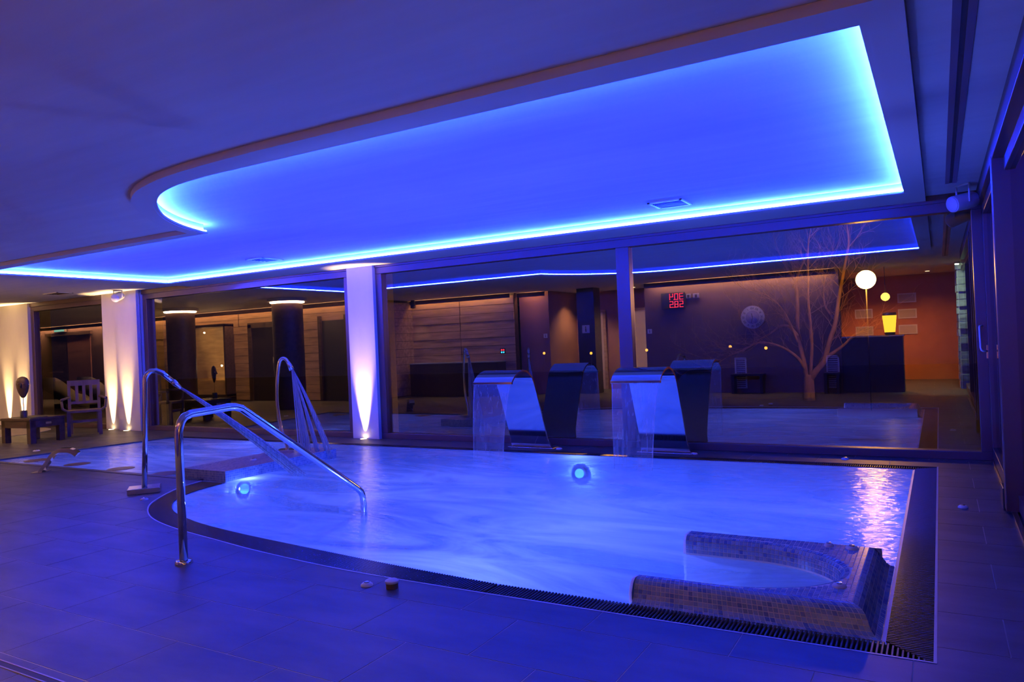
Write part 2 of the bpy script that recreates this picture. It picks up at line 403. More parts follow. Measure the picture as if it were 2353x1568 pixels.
par(mk('profile', [(*p, Z_PAN+0.002) for p in A_]+[(*p, Z_PAN+0.002) for p in B_]+[(*p, Z_PAN+0.019) for p in B_]+[(*p, Z_PAN+0.019) for p in C_]+[(*p, Z_PAN+0.010) for p in C_]+[(*p, Z_PAN+0.010) for p in A_],
   [(k*n_+i, k*n_+(i+1) % n_, (k+1)*n_+(i+1) % n_, (k+1)*n_+i) for k in range(5) for i in range(n_)], M['panel']), led)
# air vents in the cove ceiling and in the cream soffit
def vent(loc, w, d, label, z):
    v = empty('air_vent', (loc[0], loc[1], z)); tag(v, label, 'vent', 'ceiling air vents')
    x, y = loc
    bm = bmesh.new()
    for a, b in (((x-w/2, y-d/2, z-0.012), (x+w/2, y-d/2+0.025, z)), ((x-w/2, y+d/2-0.025, z-0.012), (x+w/2, y+d/2, z)),
                 ((x-w/2, y-d/2, z-0.012), (x-w/2+0.025, y+d/2, z)), ((x+w/2-0.025, y-d/2, z-0.012), (x+w/2, y+d/2, z))): addbox(bm, a, b)
    bmk('frame', bm, M['white'], v)
    box('grille', (x-w/2+0.02, y-d/2+0.02, z-0.0012), (x+w/2-0.02, y+d/2-0.02, z-0.002), M['dark'], v)
    for i in range(6):
        yy = y-d/2+0.04+i*(d-0.08)/5
        box('louvre', (x-w/2+0.02, yy-0.006, z-0.010), (x+w/2-0.02, yy+0.006, z-0.005), M['bronze'], v)
vent((-2.31, 7.28), 0.35, 0.38, 'square air vent in the cove ceiling above the water blades', Z_REC+0.011)
vent((-8.29, 7.34), 0.35, 0.38, 'square air vent in the cove ceiling above the shower neck', Z_REC+0.011)
vent((-14.3, 7.7), 0.5, 0.3, 'dark air vent in the cream soffit at the lounge end', Z_CEIL)
# linear slot diffuser in the ceiling beside the doors
sd = empty('slot_diffuser', (0.15, 6, Z_CEIL)); tag(sd, 'long narrow slot air diffuser in the ceiling beside the doors', 'air diffuser')
M['slotblue'] = mat('slot_metal', (0.20, 0.20, 0.28), 0.4, metal=0.4)
box('rail', (0.095, 1.0, Z_CEIL-0.006), (0.128, 7.9, Z_CEIL), M['slotblue'], sd)
box('rail', (0.152, 1.0, Z_CEIL-0.006), (0.185, 7.9, Z_CEIL), M['slotblue'], sd)
box('slot', (0.128, 1.0, Z_CEIL-0.002), (0.152, 7.9, Z_CEIL), M['trough'], sd)

# ---------------------------------------------------------------- pool: basin, gutter, grating, water
bm = bmesh.new(); n = len(INNER)
a = [bm.verts.new((p[0], p[1], -0.015)) for p in INNER]; b = [bm.verts.new((p[0], p[1], -1.3)) for p in INNER]
for i in range(n): bm.faces.new((a[i], b[i], b[(i+1) % n], a[(i+1) % n]))
f = bm.faces.new(b)
lip = [bm.verts.new((p[0], p[1], -0.012)) for p in inset(INNER, -0.022)]
lip2 = [bm.verts.new((p[0], p[1], -0.2)) for p in inset(INNER, -0.022)]
for i in range(n):
    bm.faces.new((a[i], a[(i+1) % n], lip[(i+1) % n], lip[i])); bm.faces.new((lip[i], lip[(i+1) % n], lip2[(i+1) % n], lip2[i]))
bmesh.ops.triangulate(bm, faces=[f])
basin = tag(bmk('pool_basin', bm, M['basin']), 'pale blue tiled pool basin below the glowing water', kind='structure')
bm = bmesh.new(); vs = [bm.verts.new((p[0], p[1], -0.013)) for p in INNER]; f = bm.faces.new(vs)
if f.normal.z < 0: f.normal_flip()
bmesh.ops.triangulate(bm, faces=[f])
for fc in bm.faces:
    fc.normal_update()
    if fc.normal.z < 0: fc.normal_flip()
me = bpy.data.meshes.new('pool_water'); bm.to_mesh(me); bm.free(); me.materials.append(M['water'])
water = bpy.data.objects.new('pool_water', me); COL.objects.link(water)
tag(water, 'foaming blue water filling the pool, lit from below', 'water', kind='stuff')

grate = empty('overflow_grating', (-0.2, 5, 0)); tag(grate, 'black slatted overflow grating running round the pool edge', 'grating')
ring_pts_o = [(-0.07, 8.06), (-0.07, 3.37)]+out_curve+[(-11.78, 5.19), (-11.36, 8.0)]
n = len(ring_pts_o)
bm = bmesh.new()
io = inset(INNER, -0.022)
o_ = [bm.verts.new((p[0], p[1], -0.0012)) for p in OUTER]; o2 = [bm.verts.new((p[0], p[1], -0.11)) for p in OUTER]
for i in range(len(OUTER)): bm.faces.new((o_[i], o_[(i+1) % len(OUTER)], o2[(i+1) % len(OUTER)], o2[i]))
f = bm.faces.new([bm.verts.new((p[0], p[1], -0.11)) for p in OUTER]); bmesh.ops.triangulate(bm, faces=[f])
# leave the water area open: trough floor only between the outlines
for fc in [fc for fc in bm.faces if abs(fc.normal.z) > 0.5]: bm.faces.remove(fc)
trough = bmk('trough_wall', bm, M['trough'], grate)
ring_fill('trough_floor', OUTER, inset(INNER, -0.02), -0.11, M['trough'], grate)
trm = [p for p in OUTER[:2]]+out_curve
vs = []; fs = []
TI = inset(OUTER, -0.010); TO = inset(OUTER, 0.002)
k = len(trm)
vs = [(*TI[i], 0.0015) for i in range(k)]+[(*TO[i], 0.0015) for i in range(k)]+[(*TO[i], -0.01) for i in range(k)]
fs = [(i, i+1, k+i+1, k+i) for i in range(k-1)]+[(k+i, k+i+1, 2*k+i+1, 2*k+i) for i in range(k-1)]
mk('edge_trim', vs, fs, M['trim'], grate)
slats = []
def slat_between(a, b, w=0.0115):
    a = Vector((*a, 0)); b = Vector((*b, 0)); d = (b-a)
    if d.length < 0.012: return
    slats.append((a.lerp(b, 0.5).length, a, b, w))
P_ = 0.0195
y = 3.385
while y < 8.05:
    xi = -0.252
    if y < 3.537: xi = -0.075-(y-3.37)/(3.537-3.37)*(0.252-0.075)
    if y > 7.935: xi = -0.075-(8.06-y)/(8.06-7.935)*(0.252-0.075)
    slat_between((-0.073, y), (xi, y)); y += P_
x = -0.085
while x > -2.2:
    yi = 3.523 if x < -0.252 else 3.37+(-0.07-x)/(0.252-0.07)*(3.523-3.37)
    t = min(1, max(0, (-x)/2.2)); yo = 3.374-0.012*t
    slat_between((x, yo), (x, yi+0.006*t)); x -= P_
no = int(plen(in_curve)/P_)
oc = resample(out_curve, no); ic = resample([p for p in in_curve], no)
for i in range(1, no):
    a = Vector(oc[i]); b = Vector(ic[i]); d = (b-a).normalized()
    slat_between(a+d*0.004, b-d*0.018)
x = -0.15
while x > -11.25:
    yo = 8.056-0.06*(-x/11.3); yi = 7.938-0.02*(-x/11.3)
    if x > -0.252: yi = yo-(-0.07-x)/(0.182)*(yo-yi)
    slat_between((x, yo), (x, yi)); x -= P_
slats.sort(key=lambda s: s[0])
def slatbm(bm, a, b, w):
    d = (b-a).normalized(); s = Vector((-d.y, d.x, 0))*w/2
    t = Vector((0, 0, -0.005)); lo = Vector((0, 0, -0.030)); k = s*0.55
    v = [bm.verts.new(p) for p in (a-s+lo, a+s+lo, b+s+lo, b-s+lo, a-s+t-Vector((0,0,.004)), a+s+t-Vector((0,0,.004)), b+s+t-Vector((0,0,.004)), b-s+t-Vector((0,0,.004)), a-k+t, a+k+t, b+k+t, b-k+t)]
    for q in ((0,1,5,4),(1,2,6,5),(2,3,7,6),(3,0,4,7),(4,5,9,8),(5,6,10,9),(6,7,11,10),(7,4,8,11),(8,9,10,11)): bm.faces.new([v[i] for i in q])
for d_, a, b, w in slats[:300]:
    bm = bmesh.new(); slatbm(bm, a, b, w); bmk('slat', bm, M['slat'], grate)
bm = bmesh.new()
for d_, a, b, w in slats[300:]: slatbm(bm, a, b, w)
tag(bmk('distant_slats', bm, M['slat'], grate), kind='stuff')
# dark stone kerb along the shallow arm
kb = empty('pool_kerb', (-9, 5.2, 0)); tag(kb, 'dark slim stone kerb along the shallow pool arm', 'kerb')
box('kerb_stone', (-11.75, 5.185, -0.02), (-7.05, 5.262, 0.006), M['slate'], kb)
mk('kerb_stone', [(-11.80,5.19,0.006),(-11.66,5.262,0.006),(-11.28,7.92,0.006),(-11.38,8.0,0.006),(-11.80,5.19,-0.05),(-11.66,5.262,-0.05),(-11.28,7.92,-0.05),(-11.38,8.0,-0.05)],
   [(0,1,2,3),(4,7,6,5),(1,5,6,2),(0,3,7,4),(0,4,5,1),(3,2,6,7)], M['slate'], kb)
# underwater lamps
LAMPS = [((-2.5, 3.60, -0.75), (0.0, 1, 0.15), 'in the front pool wall', 170), ((-3.73, 7.87, -0.22), (0, -1, 0.1), 'in the back wall below the second spout', 36),
         ((-6.68, 5.5, -0.13), (1, 0, 0.05), 'in the side of the mosaic platform', 30), ((-0.32, 6.0, -0.8), (-1, 0, 0.1), 'under the side grating', 70), ((-9.2, 7.85, -0.6), (0, -1, 0.1), 'in the back wall of the shallow arm', 80),
         ((-2.5, 5.1, -1.28), (0, 0, 1), 'in the pool floor before the second spout', 260), ((-4.6, 5.8, -1.28), (0, 0, 1), 'in the middle of the pool floor', 200), ((-9.3, 6.2, -1.28), (0, 0, 1), 'in the floor of the shallow arm', 150)]
for i, (p, d, w, le) in enumerate(LAMPS):
    L = empty('underwater_lamp', p); tag(L, 'round blue underwater lamp '+w, 'lamp', 'underwater pool lamps')
    d = Vector(d).normalized(); q = d.to_track_quat('Z', 'Y').to_matrix()
    for nm, rr, mm, z0 in (('bezel', 0.08, M['steel'], 0.0), ('lens', 0.055, M['lamp_water'], 0.012)):
        bm = bmesh.new(); lathebm(bm, (0, 0, 0), [(rr, -0.02+z0), (rr, z0)], 20)
        for v in bm.verts: v.co = Vector(p)+q @ v.co
        bmk(nm, bm, mm, L)
    light('lamp_beam', 'POINT', Vector(p)+d*0.07, POOL_E*le, POOL_C, L, shadow_soft_size=0.012)
# brown jet plates in the shallow arm
M['brownplate'] = mat('brown_plate', (0.16, 0.09, 0.05), 0.4)
for i, (px, py) in enumerate([(-11.04, 5.57), (-9.97, 5.53), (-8.92, 5.48), (-7.95, 5.43)]):
    o = lathe('massage_jet_plate', (px, py, -0.013), [(0.16, -0.01), (0.16, 0.002), (0.13, 0.006), (0.02, 0.007)], M['brownplate'])
    tag(o, ['first', 'second', 'third', 'fourth'][i]+' brown jet plate from the lounge end in the shallow arm', 'jet plate', 'massage jet plates')

# ---------------------------------------------------------------- mosaic seat (U shaped) near the front-right pool corner
seat = empty('whirlpool_bench', (-0.8, 4.1, 0)); tag(seat, 'U-shaped raised whirlpool seat covered in small blue glass mosaic', 'pool seat')
TM = [mat('mosaic_blue_%d' % i, c, 0.22) for i, c in enumerate([(0.22,0.33,0.54),(0.26,0.38,0.60),(0.31,0.43,0.62),(0.36,0.46,0.64),(0.24,0.34,0.50),(0.12,0.20,0.46),(0.36,0.42,0.56)])]
seattiles = []
ZT = 0.10
def patch(fn, ls, lt, pitch=0.0245, keep=None, proud=0.002):
    ns = max(1, round(ls/pitch)); ntt = max(1, round(lt/pitch))
    for i in range(ns):
        for j in range(ntt):
            s0, s1, t0, t1 = i/ns, (i+1)/ns, j/ntt, (j+1)/ntt
            if keep and not keep(fn((s0+s1)/2, (t0+t1)/2)): continue
            g = 0.065
            c = [Vector(fn(s, t)) for s, t in ((s0+g/ns, t0+g/ntt), (s1-g/ns, t0+g/ntt), (s1-g/ns, t1-g/ntt), (s0+g/ns, t1-g/ntt))]
            nr = (c[1]-c[0]).cross(c[3]-c[0])
            if nr.length < 1e-9: continue
            seattiles.append((c, nr.normalized()*proud))
def surf(bm, fn, ns, ntt):
    g = [[bm.verts.new(fn(i/ns, j/ntt)) for j in range(ntt+1)] for i in range(ns+1)]
    for i in range(ns):
        for j in range(ntt): bm.faces.new((g[i][j], g[i+1][j], g[i+1][j+1], g[i][j+1]))
def prof_at(P, t):
    L = [0]
    for i in range(1, len(P)): L.append(L[-1]+math.dist(P[i], P[i-1]))
    s = t*L[-1]
    for i in range(1, len(P)):
        if s <= L[i]+1e-9:
            k = (s-L[i-1])/(L[i]-L[i-1]); return tuple(P[i-1][d]+(P[i][d]-P[i-1][d])*k for d in range(2))
    return P[-1]
body = bmesh.new()
# front face: offset from gutter lip (inward) and height
PF = catmull([(0, -0.012), (0.022, -0.006), (0.040, 0.012), (0.050, 0.035), (0.060, 0.062), (0.075, 0.085), (0.100, 0.098), (0.125, ZT)], 4)
XL, XRb = -1.42, -0.272
def front(s, t):
    o, z = prof_at(PF, t); x1 = XRb-o*0.95; return (XL+(x1-XL)*s, 3.537+o, z)
PR = catmull([(0, -0.012), (0.020, -0.006), (0.040, 0.012), (0.060, 0.045), (0.080, 0.078), (0.100, 0.096), (0.120, ZT)], 4)
YB = 4.68
def right(s, t):
    o, z = prof_at(PR, t); y0 = 3.537+o*1.05; y1 = YB-o*0.5; return (XRb-o, y0+(y1-y0)*s, z)
def back(s, t):
    o, z = prof_at([(0, -0.2), (0.0, 0.04), (0.01, 0.075), (0.03, 0.095), (0.06, ZT)], t); return (XRb-0.06-(XRb-0.06-XL)*s, YB-o*1.0, z)
ex0, eyc, ea, eb = -1.05, 4.10, 0.56, 0.39
path = [(XL+0.0, eyc+eb)]+[(ex0+ea*math.sin(a_)*1.0, eyc+eb*math.cos(a_)) for a_ in [math.pi*k_/40 for k_ in range(41)]]+[(XL, eyc-eb)]
path = resample(path, 96)
def pn(s):
    i = min(95, int(s*96)); k_ = s*96-i; p = Vector(path[i]).lerp(Vector(path[i+1]), k_)
    d = (Vector(path[min(96, i+1)])-Vector(path[i])).normalized(); return p, Vector((d.y, -d.x))
PI_ = [(0.0, -0.25), (0.0, 0.045), (0.004, 0.068), (0.014, 0.086), (0.030, 0.097), (0.045, ZT)]
def inner(s, t):
    p, nn = pn(s); o, z = prof_at(PI_[1:] if False else PI_, t); q = p-nn*o; return (q.x, q.y, z)
def inside_open(x, y, marg=0.0):
    b_ = eb+marg; a_ = ea+marg
    if x < ex0: return abs(y-eyc) < b_
    return ((x-ex0)/a_)**2+((y-eyc)/b_)**2 < 1
def top(s, t): return (XL+(XRb-0.12-XL)*s, 3.66+(4.62-3.66)*t, ZT)
surf(body, front, 20, 16); surf(body, right, 16, 14); surf(body, back, 6, 10); surf(body, inner, 96, 12)
# top: fan between inner rim and outer rim
rim_o = [(XL, 4.62), (XRb-0.12, 4.62), (XRb-0.12, 3.662), (XL, 3.662)]
def ray_out(p, c):
    d = Vector(p)-Vector(c); best = None
    for k_ in (((XRb-0.12)-c[0])/d.x if d.x > 1e-6 else 1e9, (4.62-c[1])/d.y if d.y > 1e-6 else 1e9, (3.662-c[1])/d.y if d.y < -1e-6 else 1e9): best = k_ if best is None else min(best, k_)
    q = Vector(c)+d*best; return (q.x, q.y)
rin = [(Vector(pn(k_/96)[0])-pn(k_/96)[1]*0.045) for k_ in range(97)]
rout = []
for p in rin:
    if p.x < ex0: rout.append((p.x, 4.62 if p.y > eyc else 3.662))
    else: rout.append(ray_out(p, (ex0, eyc)))
# insert exact corners by duplicating nearest samples
def near(c): return min(range(len(rout)), key=lambda i: math.dist(rout[i], c))
for c in ((XRb-0.12, 4.62), (XRb-0.12, 3.662)): rout[near(c)] = c
va = [body.verts.new((p.x, p.y, ZT)) for p in rin]; vb = [body.verts.new((p[0], p[1], ZT)) for p in rout]
for i in range(96): body.faces.new((va[i], va[i+1], vb[i+1], vb[i]))
# arm ends
for yc0, yc1 in ((3.56, eyc-eb), (eyc+eb, YB)):
    pts = [(yc0, -0.2), (yc0+0.0, 0.04), (yc0+0.03, 0.085), (yc0+0.06, ZT), (yc1-0.045, ZT), (yc1-0.01, 0.08), (yc1, 0.045), (yc1, -0.2)]
    f_ = [body.verts.new((XL, p[0], p[1])) for p in pts]; e_ = [body.verts.new((XL-0.02, p[0]*0.9+0.1*(yc0+yc1)/2, p[1]*0.93)) for p in pts]
    for i in range(len(pts)-1): body.faces.new((f_[i], f_[i+1], e_[i+1], e_[i]))
    body.faces.new(e_)
bmk('grout_bed', body, M['mgrout'], seat, True)
box('added_seat_floor', (XL, 3.56, -0.42), (XRb-0.02, YB-0.02, -0.36), M['basin'], seat)  # submerged floor added to block lamp light and darken the water inside
box('seat_side', (XL, 3.56, -0.40), (XRb-0.02, 3.60, -0.02), M['basin'], seat); box('seat_side', (XL, YB-0.06, -0.40), (XRb-0.02, YB-0.02, -0.02), M['basin'], seat)
patch(front, 1.12, 0.19); patch(right, 1.05, 0.17); patch(lambda s, t: inner(1-s, 0.58+0.42*t) if False else inner(s, 0.66+0.34*t)[:3], 2.35, 0.125)
patch(top, 1.03, 0.96, keep=lambda p: not inside_open(p[0], p[1], 0.055))
def seattile_bm(bm, c, n):
    n0 = -n*0.6
    lo = [bm.verts.new(p+n0) for p in c]; ce = sum(c, Vector())/4
    hi = [bm.verts.new(p+(ce-p)*0.05+n) for p in c]
    bm.faces.new(hi)
    for i in range(4): bm.faces.new((lo[i], lo[(i+1) % 4], hi[(i+1) % 4], hi[i]))
fixed = []
for c, n in seattiles:
    ce = sum(c, Vector())/4
    # normals must leave the body: up, or towards the opening / deck
    ref = Vector((0, 0, 1))
    if ce.z < ZT-0.003:
        if ce.x > -0.40: ref = Vector((1, 0, 0.6))
        elif ce.y < 3.66: ref = Vector((0, -1, 0.6))
        else: ref = Vector((ex0-0.1-ce.x if ce.x > ex0 else 0, eyc-ce.y, 0.2))
    if n.dot(ref) < 0: c = c[::-1]; n = -n
    vis = (Vector((0, 0, 1.35))-ce); ap = max(0, n.normalized().dot(vis.normalized()))/vis.length_squared
    fixed.append((ap*abs((c[1]-c[0]).cross(c[3]-c[0]).length), c, n))
fixed.sort(key=lambda q: -q[0])
for ap, c, n in fixed[:300]:
    bm = bmesh.new(); seattile_bm(bm, c, n); bmk('mosaic_tile', bm, random.choice(TM), seat)
bms = [bmesh.new() for _ in TM]
for ap, c, n in fixed[300:]: seattile_bm(random.choice(bms), c, n)
me = bpy.data.meshes.new('mosaic_field'); allbm = bmesh.new()
for i, b_ in enumerate(bms):
    me_t = bpy.data.meshes.new('t'); 
    for f_ in b_.faces: f_.material_index = i
    b_.to_mesh(me_t); b_.free(); allbm.from_mesh(me_t); bpy.data.meshes.remove(me_t)
allbm.to_mesh(me); allbm.free()
for t_ in TM: me.materials.append(t_)
o = bpy.data.objects.new('mosaic_field', me); COL.objects.link(o); par(o, seat); o['kind'] = 'stuff'

# left mosaic platform
def uvbox(name, a, b, m, parent=None):
    bm = bmesh.new(); addbox(bm, a, b); uv = bm.loops.layers.uv.new('UVMap')
    bmesh.ops.recalc_face_normals(bm, faces=bm.faces)
    for f_ in bm.faces:
        nrm = f_.normal
        for l in f_.loops:
            c = l.vert.co
            l[uv].uv = (c.x, c.y) if abs(nrm.z) > .5 else ((c.y, c.z) if abs(nrm.x) > .5 else (c.x, c.z))
    return bmk(name, bm, m, parent)
plat = uvbox('mosaic_platform', (-7.42, 5.275, -1.25), (-6.70, 6.96, 0.10), M['mosaic'])
tag(plat, 'low mosaic-clad platform dividing the shallow arm from the pool', 'platform')

# ---------------------------------------------------------------- push buttons on the deck and the seat
def button(loc, label, r=0.036, tall=False):
    b_ = empty('push_button', loc); tag(b_, label, 'push button', 'pneumatic push buttons')
    if tall:
        lathe('stem', loc, [(r*0.95, 0), (r*0.95, 0.03), (r*0.8, 0.032)], M['brownplate'], b_)
        lathe('cap', loc, [(r*1.05, 0.030), (r*1.12, 0.036), (r*1.08, 0.044), (r*0.8, 0.050), (0.004, 0.052)], M['white'], b_)
    else:
        lathe('collar', loc, [(r, 0), (r*0.95, 0.008), (r*0.7, 0.016), (r*0.5, 0.018)], M['white'], b_)
        lathe('plunger', loc, [(r*0.45, 0.016), (r*0.42, 0.023), (0.003, 0.025)], M['brushed'], b_)
button((-2.885, 3.197, 0), 'flat white push button left of the mushroom cap on the deck')
button((-2.718, 3.219, 0), 'white mushroom-cap button standing on the front deck', 0.036, True)
button((-6.64, 4.30, 0), 'small white button beside the plate of the water cannon')
button((0.099, 6.318, 0), 'white button on the deck beside the glass doors', 0.034)
button((-0.896, 8.297, 0), 'white button below the window nearest the corner doors', 0.04)
button((-2.465, 8.251, 0), 'white button right of the second water blade', 0.04)
button((-4.17, 8.234, 0), 'white button between the two water blades', 0.04)
button((-12.087, 6.096, 0), 'white button on the lounge deck by the shallow arm', 0.05)
button((-0.477, 4.555, ZT), 'larger white button on the far top of the mosaic seat', 0.036)
button((-0.60, 4.57, ZT), 'smaller white button beside another on the mosaic seat', 0.028)
button((-0.468, 3.86, ZT), 'white button on the near top of the mosaic seat', 0.034)
button((-7.05, 5.95, ZT), 'tiny white button on the mosaic platform', 0.04)

# ---------------------------------------------------------------- hand rail
rail = empty('pool_handrail', (-4.33, 3.06, 0)); tag(rail, 'polished steel handrail bending from the deck down into the pool', 'handrail')
hp = [(-4.33,3.06,0.0),(-4.33,3.06,0.84),(-4.33,3.065,0.88),(-4.328,3.08,0.925),(-4.326,3.105,0.955),(-4.322,3.15,0.972),(-4.30,3.44,0.988),(-4.298,3.49,0.985),(-4.296,3.54,0.968),(-4.252,4.64,0.195),(-4.248,4.68,0.16),(-4.246,4.70,0.115),(-4.245,4.705,0.06),(-4.245,4.705,-0.8)]
tube('rail_tube', hp, 0.0265, M['steel'], rail, 20)
lathe('floor_flange', (-4.33, 3.06, 0), [(0.055, 0), (0.055, 0.012), (0.048, 0.022), (0.03, 0.026)], M['steel'], rail)

# ---------------------------------------------------------------- water cannon
cn = empty('water_cannon', (-7.02, 4.55, 0)); tag(cn, 'tall bent steel water cannon shooting one straight jet', 'water cannon')
dx, dy = 0.55, 0.835
cp = [(-7.02,4.55,0.02),(-7.0,4.55,1.08)]
cp = [(-7.02, 4.55, 0.03), (-6.99, 4.565, 0.6), (-6.975, 4.575, 1.10), (-6.972, 4.58, 1.15), (-6.962, 4.595, 1.195), (-6.945, 4.62, 1.222), (-6.92, 4.665, 1.225), (-6.895, 4.71, 1.20), (-6.845, 4.80, 1.10)]
tube('pipe', cp, 0.0255, M['steel'], cn, 18)
tube('nozzle', [(-6.848, 4.795, 1.105), (-6.838, 4.815, 1.085), (-6.812, 4.865, 1.03)], [0.028, 0.028, 0.016], M['brushed'], cn, 18)
obox('base_plate', (-7.02, 4.55, 0.028), (0.6, 0.8), (0.15, 0.12, 0.028), M['brushed'], cn, 0.006)
def strands(bm, st, en, sag, r0_, r1_, n_, rr, seed):
    rg = random.Random(seed); st = Vector(st); en = Vector(en); d = (en-st).normalized(); a_ = d.cross(Vector((0, 0, 1))).normalized(); b_ = d.cross(a_)
    for k in range(n_):
        an = rg.uniform(0, 6.283); q = math.sqrt(rg.random()); e_ = rg.uniform(0.85, 1.03)
        pts = []
        for i in range(9):
            t = i/8*e_; off = (a_*math.cos(an)+b_*math.sin(an))*q*(r0_+(r1_-r0_)*t)
            pts.append(st.lerp(en, t)+off+Vector((0, 0, sag*4*t*(1-t))))
        tubebm(bm, pts, [rr*(0.8+0.9*i/8) for i in range(9)], 5, True)
jtt = empty('water_jet', (-6.2, 5.85, 0)); tag(jtt, 'straight jet of water from the cannon nozzle to the pool', 'water jet')
bm = bmesh.new(); strands(bm, (-6.812, 4.865, 1.03), (-6.17, 5.85, -0.012), 0.03, 0.010, 0.065, 46, 0.0034, 3); tag(bmk('strands', bm, M['jet'], jtt, True), kind='stuff')
tube('core', [(-6.812+0.642*t, 4.865+0.985*t, 1.03-1.042*t+0.12*t*(1-t)) for t in [k_/16 for k_ in range(17)]], [0.013+0.026*k_/16 for k_ in range(17)], M['spray'], jtt, 12)

# ---------------------------------------------------------------- swan-neck shower on the platform
sw = empty('swan_neck_shower', (-7.15, 6.53, 0.1)); tag(sw, 'slim bowed steel shower neck on a square plate on the platform', 'shower')
sp = catmull([(-7.12,6.55,0.11),(-7.155,6.53,0.28),(-7.195,6.512,0.45),(-7.22,6.497,0.70),(-7.215,6.50,0.95),(-7.195,6.512,1.13),(-7.18,6.52,1.215),(-7.16,6.53,1.265),(-7.13,6.547,1.28),(-7.10,6.565,1.26),(-7.075,6.58,1.21)], 4)
tube('pipe', sp, 0.021, M['steel'], sw, 16)
tube('spray_head', [(-7.085, 6.574, 1.235), (-7.065, 6.586, 1.19), (-7.045, 6.598, 1.13)], [0.022, 0.028, 0.032], M['brushed'], sw, 16)
obox('base_plate', (-7.13, 6.545, 0.12), (0.86, 0.5), (0.11, 0.11, 0.02), M['brushed'], sw, 0.004)
spr = empty('shower_spray', (-6.9, 6.7, 0)); tag(spr, 'four thin streams of water falling from the shower neck', 'water spray')
for i, (ex, ey) in enumerate([(-6.99, 6.66), (-6.92, 6.72), (-6.78, 6.75), (-6.66, 6.83)]):
    st = Vector((-7.045+0.006*i, 6.598, 1.135)); en = Vector((ex, ey, 0.0))
    pts = [st.lerp(en, t)+Vector((0.86, 0.5, 0))*0.025*(i+1)*math.sin(math.pi*t) for t in [k_/14 for k_ in range(15)]]
    bm = bmesh.new(); strands(bm, st, en, 0.05, 0.006, 0.040, 16, 0.0026, i); bmk('stream', bm, M['jet'], spr, True)

# ---------------------------------------------------------------- waterfall blades
PB = catmull([(8.27,0.0),(8.20,0.10),(8.06,0.45),(7.90,0.84),(7.80,0.96),(7.66,1.015),(7.52,0.995),(7.42,0.945),(7.36,0.89)], 5)
def blade(x0, x1, lab, lab2):
    f_ = empty('waterfall_spout', ((x0+x1)/2, 8.2, 0)); tag(f_, lab, 'waterfall spout', 'steel waterfall spouts')
    n = len(PB); th = 0.022; bm = bmesh.new(); R = []
    for i, (y_, z_) in enumerate(PB):
        a = Vector(PB[max(0, i-1)]); b = Vector(PB[min(n-1, i+1)]); d = (b-a).normalized(); nn = Vector((d.y, -d.x))  # outward (away from arch centre)
        fl = max(0, 1-z_/0.12)*0.03
        R.append([bm.verts.new((xx, y_+nn.x*s_*th/2, z_+nn.y*s_*th/2)) for xx, s_ in ((x0-fl, 1), (x1+fl, 1), (x1+fl, -1), (x0-fl, -1))])
    for i in range(n-1):
        for k_ in range(4): bm.faces.new((R[i][k_], R[i][(k_+1) % 4], R[i+1][(k_+1) % 4], R[i+1][k_]))
    bm.faces.new(R[0][::-1]); bm.faces.new(R[-1])
    o = bmk('steel_blade', bm, M['blade'], f_, True); smooth_angle(o, 35)
    bm = bmesh.new(); 
    lip = PB[-1]
    bm2 = bmesh.new(); addbox(bm2, (x0-0.005, lip[0]-0.012, lip[1]-0.02), (x1+0.005, lip[0]+0.012, lip[1]+0.012), 0.004); bmk('lip', bm2, M['steel'], f_); bm.free()
    box('foot_plate', (x0-0.06, 8.19, 0.0), (x1+0.06, 8.35, 0.012), M['brushed'], f_, 0.004)
    cv = [(7.355, 0.882), (7.335, 0.84), (7.305, 0.74), (7.275, 0.60), (7.245, 0.44), (7.22, 0.25), (7.195, 0.0), (7.19, -0.012)]
    cv = catmull(cv, 3); bm = bmesh.new(); G = []; nx = 14
    for i, (y_, z_) in enumerate(cv):
        t = i/(len(cv)-1); row = []
        for j in range(nx+1):
            u = j/nx; xx = x0+0.012+(x1-x0-0.024)*u+(0.5-u)*0.13*t
            row.append(bm.verts.new((xx, y_+0.004*math.sin(u*19+i), z_)))
        G.append(row)
    for i in range(len(G)-1):
        for j in range(nx): bm.faces.new((G[i][j], G[i][j+1], G[i+1][j+1], G[i+1][j]))
    cur = empty('water_curtain', ((x0+x1)/2, 7.2, 0)); tag(cur, lab2, 'water curtain', 'falling water curtains')
    bmk('sheet', bm, M['curtain'], cur, True)
    for u in (0.0, 1.0):
        pts = [(x0+0.012+(x1-x0-0.024)*u+(0.5-u)*0.13*i/(len(cv)-1), y_, z_) for i, (y_, z_) in enumerate(cv)]
        tube('edge_strand', pts, 0.006, M['spray'], cur, 8)
blade(-4.83, -4.30, 'arched steel waterfall spout nearer the white column', 'glassy sheet of water falling from the spout nearer the column')
blade(-3.07, -2.52, 'arched steel waterfall spout nearer the corner doors', 'glassy sheet of water falling from the spout nearer the doors')

